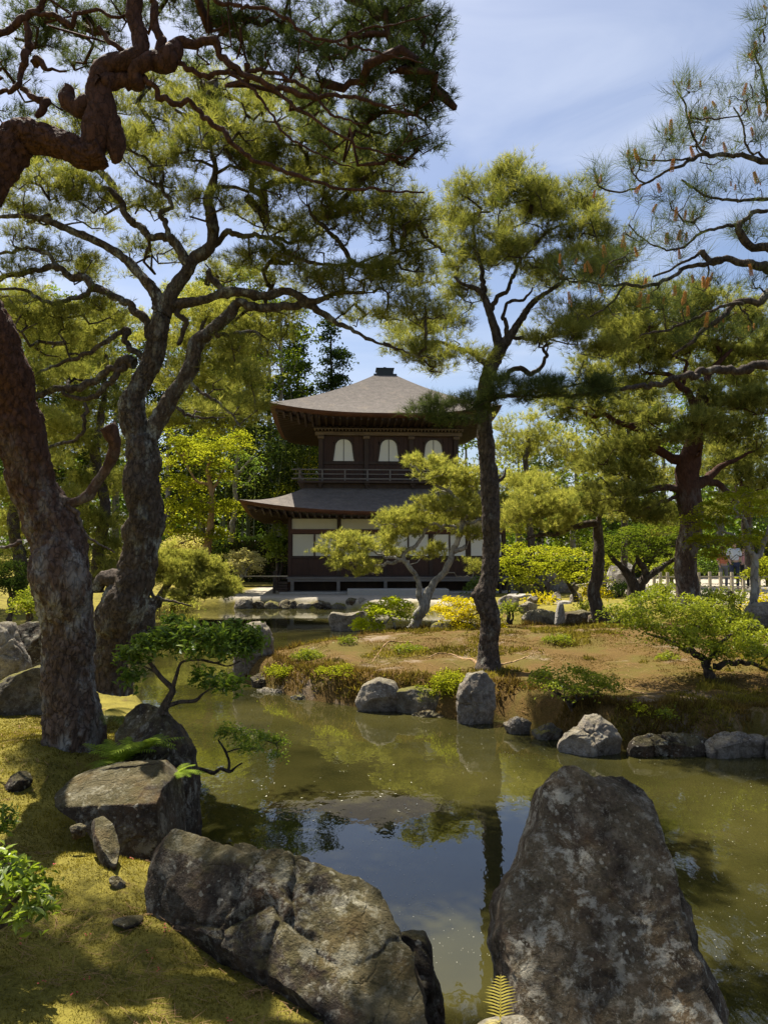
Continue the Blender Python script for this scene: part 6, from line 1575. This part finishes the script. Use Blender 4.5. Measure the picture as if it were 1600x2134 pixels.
# low dark hedge behind the cream azalea
def hedge(label, px0, px1, Y, z1, depth, mat):
    x0 = float(at(px0, 1100, Y)[0]); x1 = float(at(px1, 1100, Y)[0]); z0 = gz((x0 + x1) / 2, Y)
    n = int((x1 - x0) * (z1 - z0) * 900)
    rg = np.random.default_rng(int(px0))
    P = np.stack([rg.uniform(x0, x1, n), Y + rg.uniform(-0.5, 0.5, n) * depth, rg.uniform(z0, z1, n)], -1)
    top = rg.uniform(size=n) < 0.4; P[top, 2] = z1 + rg.normal(0, 0.04, top.sum())
    P[~top, 1] = Y - depth / 2 + rg.normal(0, 0.06, (~top).sum())
    V, F, T = leaves(P, np.tile([0, -0.5, 1.0], (n, 1)), 0.10, rg, 0.6, 0.9)
    root = thing('hedge', label, 'hedge', ((x0 + x1) / 2, Y, z0))
    wpart('foliage', V, F, mat, root, smooth=False, attrs={'tint': T})['kind'] = 'stuff'
    b = MB().box(x0 + 0.1, x1 - 0.1, Y - depth / 2 + 0.12, Y + depth / 2 - 0.12, z0, z1 - 0.12)
    wpart('inner_twigs', np.concatenate(b.V), [np.array(v_) for v_ in b.F.values()], MB_dark, root, smooth=False)
hedge('long low dark clipped hedge behind the cream azalea', 340, 605, 33.5, 2.5, 0.9, ML_dark)
hedge('low clipped hedge behind the garden posts right of the pavilion', 1030, 1240, 36, 1.6, 0.9, ML_green)
hedge('tall loose hedge closing the gravel path behind the visitors', 1250, 1760, 38, 2.6, 1.2, ML_mapledeep)
for k, (lab, cx, cy, rx, ry, Y, mt, lf) in enumerate([
    ('yellow-green shrub between the pale bamboo fence and the hedge, left part', 1400, 1180, 45, 26, 31.0, ML_azal, 0.13),
    ('deep green shrub behind the visitors', 1500, 1165, 50, 30, 32.0, ML_green, 0.13),
    ('lime shrub at the right edge behind the bamboo fence', 1600, 1180, 50, 30, 30.0, ML_maple, 0.13),
    ('olive shrub behind the big rockery boulder', 1290, 1160, 40, 24, 34.0, ML_azal, 0.13)]):
    g0 = gz(float(at(cx, cy, Y)[0]), Y); pb = 1150 + (EYE - g0) * F_PX / Y
    bush('shrub', lab, 'shrub', Y, [[(cx, pb + 2, 8), (cx - 3, cy, 5)]], [(cx, cy, rx, ry), (cx - rx * .5, cy + 8, rx * .6, ry * .7, -.3), (cx + rx * .5, cy + 8, rx * .6, ry * .7, -.3)], MB_dark, mt, seed=190 + k, cr=0.2, lai=3, leaf=lf, jit=0.9, flat=0.9)
# ------------------------------------------------------------------ fences, visitors, moss, pollen
M_post = mat_wood('charred_post', (0.012, 0.009, 0.007), (0.045, 0.034, 0.026))
M_bam = mat_plain('weathered_bamboo', (0.36, 0.31, 0.22), 0.6, 0.2, 12)
def post_at(px, Y, h, r, label, group):
    x = float(at(px, 1200, Y)[0]); z = gz(x, Y)
    P, R = resample([(x, Y, z - 0.1), (x, Y, z + h)], [r, r], 0.3)
    root = thing('garden_post', label, 'post', (x, Y, z), group=group)
    Tubes().add(P, R, 10).build('shaft', M_post, root)
    Tubes().add(np.array([(x, Y, z + h), (x, Y, z + h + 0.03)]), np.array([r * 1.1, r * 0.6]), 10).build('cap', M_post, root)
    return x, z
for k, px in enumerate((1042, 1060, 1086, 1113, 1127, 1142)):
    post_at(px, 27.5 - k * 0.5, 0.52, 0.055, 'short black garden post on the golden moss, %s from the left' % ORD[k], 'short black posts on the golden moss')
# post and rail fence left of the pavilion
fr = thing('rail_fence', 'black post and bamboo rail fence left of the pavilion', 'fence', tuple(map(float, (at(545, 1200, 27.5)[0], 27.5, 0.4))))
def fpart(mb, nm, mat):
    V = np.concatenate(mb.V) - np.array(fr.location)
    return part(nm, V, [np.array(v_) for v_ in mb.F.values()], mat, fr, smooth=False)
xs = [float(at(p_, 1200, 27.5)[0]) for p_ in (496, 503, 572, 600)]
for x in xs[:3]:
    fpart(MB().box(x - 0.05, x + 0.05, 27.45, 27.55, 0.25, 1.18), 'post', M_post)
fpart(MB().bar((xs[0], 27.44, 1.0), (xs[3], 27.44, 1.0), 0.04, 0.05), 'rail', M_bam)
# light bamboo fence behind the reddish pine
fr = thing('bamboo_fence', 'pale bamboo post and rail fence along the gravel path at the right', 'fence', tuple(map(float, (at(1450, 1200, 24)[0], 24, 0.4))))
ps = [1362, 1375, 1390, 1412, 1455, 1478, 1500, 1524, 1548, 1580, 1610]
X = [float(at(p_, 1200, 24)[0]) for p_ in ps]
for x in X:
    fpart(MB().box(x - 0.04, x + 0.04, 23.96, 24.04, gz(x, 24) - 0.1, gz(x, 24) + 0.75), 'post', M_bam)
z = gz(X[0], 24)
fpart(MB().bar((X[0] - 0.2, 23.94, z + 0.62), (X[-1] + 0.2, 23.94, z + 0.62), 0.035, 0.045), 'rail', M_bam)
fpart(MB().bar((X[0] - 0.2, 23.94, z + 0.30), (X[-1] + 0.2, 23.94, z + 0.30), 0.03, 0.04), 'rail', M_bam)

# visitors on the right-hand path
def person(label, px, Y, h, shirt, trouser, hair, face=-1, hat=None, arm=0.0):
    x = float(at(px, 1200, Y)[0]); z0 = gz(x, Y)
    s = h / 1.7
    root = thing('person', label, 'person', (x, Y, z0), 0 if face < 0 else math.pi)
    skin = mat_plain('skin', (0.52, 0.34, 0.25), 0.6, 0.05)
    J = {'pel': (0, 0, .95, .13), 'che': (0, 0, 1.25, .14), 'nek': (0, 0, 1.45, .055), 'hed': (0, -0.01, 1.57, .095), 'top': (0, 0, 1.64, .085),
         'shl': (.17, 0, 1.40, .055), 'ell': (.22, .02, 1.14, .042), 'wrl': (.20, -.10 - arm, .92 + arm, .03), 'hal': (.19, -.14 - arm, .86 + arm, .035),
         'shr': (-.17, 0, 1.40, .055), 'elr': (-.22, .02, 1.14, .042), 'wrr': (-.20, -.12, .94, .03), 'har': (-.19, -.16, .88, .035),
         'hil': (.09, 0, .88, .09), 'knl': (.10, -.02, .50, .06), 'anl': (.10, .02, .09, .04), 'fol': (.10, -.12, .04, .04),
         'hir': (-.09, 0, .88, .09), 'knr': (-.10, .03, .50, .06), 'anr': (-.10, .06, .09, .04), 'for': (-.10, -.08, .04, .04)}
    Ed = [('pel', 'che'), ('che', 'nek'), ('nek', 'hed'), ('hed', 'top'), ('che', 'shl'), ('shl', 'ell'), ('ell', 'wrl'), ('wrl', 'hal'), ('che', 'shr'), ('shr', 'elr'), ('elr', 'wrr'), ('wrr', 'har'),
          ('pel', 'hil'), ('hil', 'knl'), ('knl', 'anl'), ('anl', 'fol'), ('pel', 'hir'), ('hir', 'knr'), ('knr', 'anr'), ('anr', 'for')]
    def skinned(nm, keys, edges, mat, grow_=0.0):
        ks = [k for k in J if k in keys]; ix = {k: i for i, k in enumerate(ks)}
        me = bpy.data.meshes.new(nm)
        me.from_pydata([tuple(c * s for c in J[k][:3]) for k in ks], [(ix[a], ix[b]) for a, b in edges if a in ix and b in ix], [])
        me.materials.append(mat)
        o = bpy.data.objects.new(nm, me); link(o, root)
        md = o.modifiers.new('skin', 'SKIN')
        for i, k in enumerate(ks):
            r = (J[k][3] + grow_) * s; me.skin_vertices[0].data[i].radius = (r, r * 0.8)
        me.skin_vertices[0].data[ix.get('pel', 0)].use_root = True
        o.modifiers.new('sub', 'SUBSURF').levels = 1
        o.modifiers['sub'].render_levels = 2
        return o
    skinned('body', list(J), Ed, skin)
    skinned('shirt', ['pel', 'che', 'shl', 'ell', 'shr', 'elr'], Ed, shirt, 0.018)
    skinned('trousers', ['pel', 'hil', 'knl', 'anl', 'hir', 'knr', 'anr'], Ed, trouser, 0.016)
    P, R = np.array([(0, 0.02, 1.55), (0, 0.025, 1.62), (0, 0.02, 1.69), (0, 0.015, 1.715)]) * s, np.array([0.085, 0.108, 0.088, 0.03]) * s
    tb = Tubes().add(P, R, 16); V = np.concatenate(tb.V); Fq = np.concatenate(tb.F); tri = Fq[:, 2] == Fq[:, 3]
    part('hair', V, [Fq[~tri], Fq[tri][:, :3]], hair, root)
    for sg in (-1, 1):
        MB().box(sg * .035 * s - .012, sg * .035 * s + .012, -.1 * s, -.088 * s, 1.575 * s, 1.59 * s).build('eye', hair, root)
    MB().add([(-.012 * s, -.09 * s, 1.58 * s), (.012 * s, -.09 * s, 1.58 * s), (0, -.118 * s, 1.535 * s), (0, -.085 * s, 1.525 * s)], [(0, 1, 2), (0, 2, 3), (1, 3, 2)]).build('nose', skin, root)
    return root
cl = lambda n_, c: mat_plain(n_, c, 0.9, 0.08, 8)
person('visitor in a pale blue-white shirt standing on the path at the right', 1530, 26.0, 1.75, cl('white_cloth', (0.62, 0.68, 0.74)), cl('navy_cloth', (0.04, 0.05, 0.09)), cl('black_hair', (0.02, 0.018, 0.016)))
person('visitor in an orange top left of the one in the pale shirt', 1507, 26.6, 1.58, cl('orange_cloth', (0.62, 0.22, 0.12)), cl('grey_cloth', (0.2, 0.2, 0.21)), cl('brown_hair', (0.05, 0.03, 0.02)))
person('visitor in a pink top right of the one in the pale shirt', 1551, 26.8, 1.60, cl('pink_cloth', (0.66, 0.33, 0.32)), cl('black_cloth', (0.03, 0.03, 0.035)), cl('dark_hair', (0.02, 0.015, 0.012)), face=1)

# moss and fine grass on the near bank and the island
ML_moss = mat_leaf('moss_blades', (0.065, 0.055, 0.012), (0.28, 0.23, 0.042), 0.4)
ML_dry = mat_leaf('dry_moss_blades', (0.06, 0.040, 0.014), (0.19, 0.125, 0.036), 0.4)
def fuzz(name, label, n, sampler, h, w, mat, seed, cond=None, lean=0.5, cat='moss'):
    rg = np.random.default_rng(seed)
    X, Y = sampler(rg, n)
    Z = ground_z(X, Y)
    k = Z > 0.06
    if cond is not None: k &= cond(X, Y, Z)
    X, Y, Z = X[k], Y[k], Z[k]
    P = np.stack([X, Y, Z - 0.002], -1)
    sc = (0.6 + 0.8 * np.clip(0.5 + fbm(P * 3.0, 3, 5), 0, 1.2)) * np.clip(np.sqrt(Y / 3.0), 0.8, 3)
    d = unit(rg.normal(size=(len(P), 3)) * lean + np.array([0, 0, 1.0])) * (h * sc * rg.uniform(0.5, 1.2, len(P)))[:, None]
    s = unit(np.cross(d, rg.normal(size=(len(P), 3)))) * (w * np.clip(Y / 3.0, 0.8, 6) / 2)[:, None]
    V = np.stack([P - s, P + s, P + d], 1).reshape(-1, 3)
    T = np.repeat(0.45 + 0.55 * fbm(P * np.array([2.5, 2.5, 2.5]), 4, 21) + rg.normal(0, 0.16, len(P)), 3)
    o = solo(name, V, np.arange(len(V)).reshape(-1, 3), mat, label, cat, smooth=False, attrs={'tint': T}); o['kind'] = 'stuff'
    TRI_COUNT[0] += len(P)
def s_near(rg, n):
    y = 1.7 + (rg.uniform(0, 1, n) ** 1.5) * 5.5
    x = -y * 0.56 + rg.uniform(0, 1, n) * (y * 0.60 + 0.35)
    return x, y
fuzz('moss', 'fine yellow-green moss covering the near bank', 190000, s_near, 0.015, 0.0042, ML_moss, 401, lean=0.9)
def s_isl(rg, n):
    y = 6.8 + rg.uniform(0, 1, n) ** 1.3 * 10
    return rg.uniform(-0.22, 0.56, n) * y, y
on_isle = lambda X, Y, Z: sdist(np.stack([X, Y], -1), ISLE) > 0.02
fuzz('moss', 'patchy golden and brown moss over the island mound', 150000, s_isl, 0.012, 0.0030, ML_dry, 402, cond=lambda X, Y, Z: on_isle(X, Y, Z) & (fbm(np.stack([X, Y, 0 * X], -1) * 1.6, 3, 40) > -0.15), lean=0.8)
# shaggy fringe along the island's front shore
def edge_cond(lo, hi): return lambda X, Y, Z: (sdist(np.stack([X, Y], -1), ISLE) < hi) & (sdist(np.stack([X, Y], -1), ISLE) > lo) & (fbm(np.stack([X, Y, 0 * X], -1) * 2.2, 3, 60) > -0.12)
fuzz('shore_grass', 'shaggy reddish brown grass fringe along the front edge of the island', 150000, s_isl, 0.055, 0.005, ML_dry, 403, cond=edge_cond(0.0, 0.45), lean=0.5, cat='grass')
fuzz('shore_grass', 'yellow-green tufts scattered near the island edge', 120000, s_isl, 0.035, 0.006, ML_moss, 404, cond=lambda X, Y, Z: (fbm(np.stack([X, Y, 0 * X], -1) * 1.4, 3, 71) > 0.13) & on_isle(X, Y, Z), lean=0.7, cat='grass')
# small cushions of bright plants on the island
for k, (lab, cx, cy, rx, ry, Y) in enumerate([
    ('bright yellow-green cushion plant at the island tip, leftmost of the row', 590, 1392, 26, 10, 10.9), ('yellow-green cushion plant next to the leftmost one at the tip', 640, 1360, 24, 9, 11.8),
    ('small green cushion plant at the back edge of the island tip', 722, 1330, 14, 5, 13.6), ('cushion plant above the reddish grass of the island tip', 700, 1392, 24, 8, 10.6),
    ('green fern-like tuft beside the pale rounded shore rock', 800, 1440, 16, 10, 8.85), ('dark green tuft above the brown mossy shore rock', 875, 1435, 16, 12, 8.9),
    ('leafy green tuft left of the upright blue-grey rock', 930, 1415, 22, 22, 8.9), ('flat green cushion on the mound right of the tall pine trunk', 1158, 1328, 24, 6, 13.2),
    ('small leafy weed on the brown bank right of the airy azalea', 1385, 1478, 14, 8, 7.8), ('tiny weed left of the small leafy one on the brown bank', 1328, 1470, 10, 6, 7.9),
    ('little green cushion under the big spreading azalea', 1390, 1365, 18, 6, 10.2), ('yellow cushion at the foot of the yellow azalea', 850, 1348, 26, 6, 12.5)]):
    Y = min(hit(cx, cy + ry + 4), Y + 1.5)
    root = bush('cushion_plant', lab, 'plant', Y, [[(cx, cy + ry + 6, 5), (cx, cy, 3)]], [(cx, cy, rx * 1.5, ry * 1.1), (cx + rx * .5, cy + ry * .5, rx, ry * 1.1, -.1), (cx - rx * .5, cy + ry * .4, rx * .8, ry, -.05)], MB_dark, ML_azal if k % 3 else ML_maple, seed=500 + k, cr=0.06, lai=3, leaf=0.032, jit=0.9, flat=0.9)

# fallen needles and twigs on the moss
rg = np.random.default_rng(97)
M_litter = mat_plain('fallen_needles', (0.20, 0.115, 0.05), 0.9, 0.3)
def litter(label, n, sampler, seed, lo, hi):
    rg = np.random.default_rng(seed)
    X, Y = sampler(rg, n); k = fbm(np.stack([X, Y, 0 * X], -1) * 2.0, 3, 12) > -0.1; X, Y = X[k], Y[k]
    a = rg.uniform(0, 6.28, len(X)); L_ = rg.uniform(lo, hi, len(X))
    A = np.stack([X, Y, ground_z(X, Y) + 0.012], -1); B = np.stack([X + np.cos(a) * L_, Y + np.sin(a) * L_], -1); B = np.concatenate([B, (ground_z(B[:, 0], B[:, 1]) + 0.012)[:, None]], 1)
    m = (A[:, 2] > 0.08) & (B[:, 2] > 0.08); A, B, a = A[m], B[m], a[m]
    s = np.stack([-np.sin(a), np.cos(a), 0 * a], -1) * 0.0009 * np.clip(A[:, 1:2] / 3, 1, 3)
    V = np.stack([A - s, A + s, B + s, B - s], 1).reshape(-1, 3)
    o = solo('needle_litter', V, np.arange(len(V)).reshape(-1, 4), M_litter, label, 'litter', smooth=False); o['kind'] = 'stuff'
litter('brown fallen pine needles lying on the near moss', 5000, s_near, 98, 0.03, 0.08)
litter('brown fallen pine needles and twigs over the island', 5000, s_isl, 99, 0.05, 0.14)

# low roots showing on the island
for k, (lab, pts) in enumerate([('bare root running from the tall island pine toward the left', [(1000, 1386, 14), (985, 1378, 9), (960, 1372, 6), (925, 1362, 4), (890, 1372, 3)]),
                                ('bare root running from the tall island pine toward the right', [(1035, 1388, 14), (1052, 1384, 8), (1080, 1376, 5), (1110, 1368, 3)]),
                                ('thin surface root on the left part of the island', [(860, 1340, 3), (830, 1352, 5), (800, 1362, 4), (775, 1380, 3)]),
                                ('thin pale root right of the airy azalea', [(1300, 1435, 3), (1350, 1446, 5), (1400, 1440, 4), (1440, 1450, 2)])]):
    P = []; R = []
    for (a_, b_, w_) in pts:
        q = onz(a_, b_, 0.35)
        for _ in range(6): q = onz(a_, b_, gz(float(q[0]), float(q[1])))
        P.append(q + (0, 0, 0.004)); R.append(w_ / 3 / F_PX * q[1])
    P, R = resample(P, R, 0.05); P[:, 2] = ground_z(P[:, 0], P[:, 1]) + 0.003
    tb = Tubes().add(P, R, 8, 0.2, k); V = np.concatenate(tb.V); Fq = np.concatenate(tb.F); tri = Fq[:, 2] == Fq[:, 3]
    solo('root', V, [Fq[~tri], Fq[tri][:, :3]], MB_tan, lab, 'tree root')

# pollen specks, petals on the water; fallen petals on the moss
rg = np.random.default_rng(88)
M_pet = mat_plain('pale_petal', (0.48, 0.46, 0.37), 0.6, 0.1)
M_red_pet = mat_plain('red_petal', (0.45, 0.02, 0.05), 0.6, 0.1)
def specks(name, label, P, size, mat, asp=0.7, cat='petals', dz=0.006):
    n = len(P); a = rg.uniform(0, 6.28, n); L_ = size[:, None] if np.ndim(size) else size
    d = np.stack([np.cos(a), np.sin(a), 0 * a], -1); s = np.stack([-np.sin(a), np.cos(a), 0 * a], -1)
    V = []
    for k in range(6):
        an = k * math.pi / 3; rr = rg.uniform(0.7, 1.1, (n, 1))
        V.append(P + (d * math.cos(an) + s * math.sin(an) * asp) * L_ * rr + np.array([0, 0, dz]))
    V = np.stack(V, 1).reshape(-1, 3)
    o = solo(name, V, np.arange(len(V)).reshape(-1, 6), mat, label, cat, smooth=False); o['kind'] = 'stuff'
n = 2600
px = rg.uniform(240, 1600, n); py = 1300 + rg.uniform(0, 1, n) ** 0.8 * 830
wgt = fbm(np.stack([px / 260, py / 130, 0 * px], -1), 3, 3)
keep = (wgt > 0.08) | (rg.uniform(size=n) < 0.05)
Q = onz(px[keep], py[keep], 0.0)
gq = ground_z(Q[:, 0], Q[:, 1]); Q = Q[gq < -0.05]
specks('floating_pollen', 'tiny pale pollen specks and petals floating on the pond', Q, rg.uniform(0.001, 0.0034, len(Q)) * np.clip(Q[:, 1] / 4, 0.7, 3), M_pet, cat='pollen', dz=0.003)
n = 46
Q = onz(rg.uniform(520, 900, n), rg.uniform(1590, 1720, n), 0.0)
specks('floating_petals', 'scattered larger white petals floating in the middle of the pond', Q, rg.uniform(0.006, 0.015, n), M_pet, 0.35, dz=0.004)
Q = onz(rg.uniform(20, 560, 150), rg.uniform(1650, 2120, 150), 0.35)
Q[:, 2] = ground_z(Q[:, 0], Q[:, 1]) + 0.008
Q = Q[(Q[:, 0] < -0.42) ]
cl_ = np.repeat(Q[:40], 3, 0)[:60] + rg.normal(size=(60, 3)) * np.array([0.012, 0.012, 0.0]) if len(Q) >= 20 else Q
cl_[:, 2] = ground_z(cl_[:, 0], cl_[:, 1]) + 0.008
specks('fallen_petals', 'tiny dark red petals fallen on the near moss', cl_, 0.0042, M_red_pet)
print('TRIANGLES in foliage', TRI_COUNT[0], 'objects', len(bpy.data.objects))
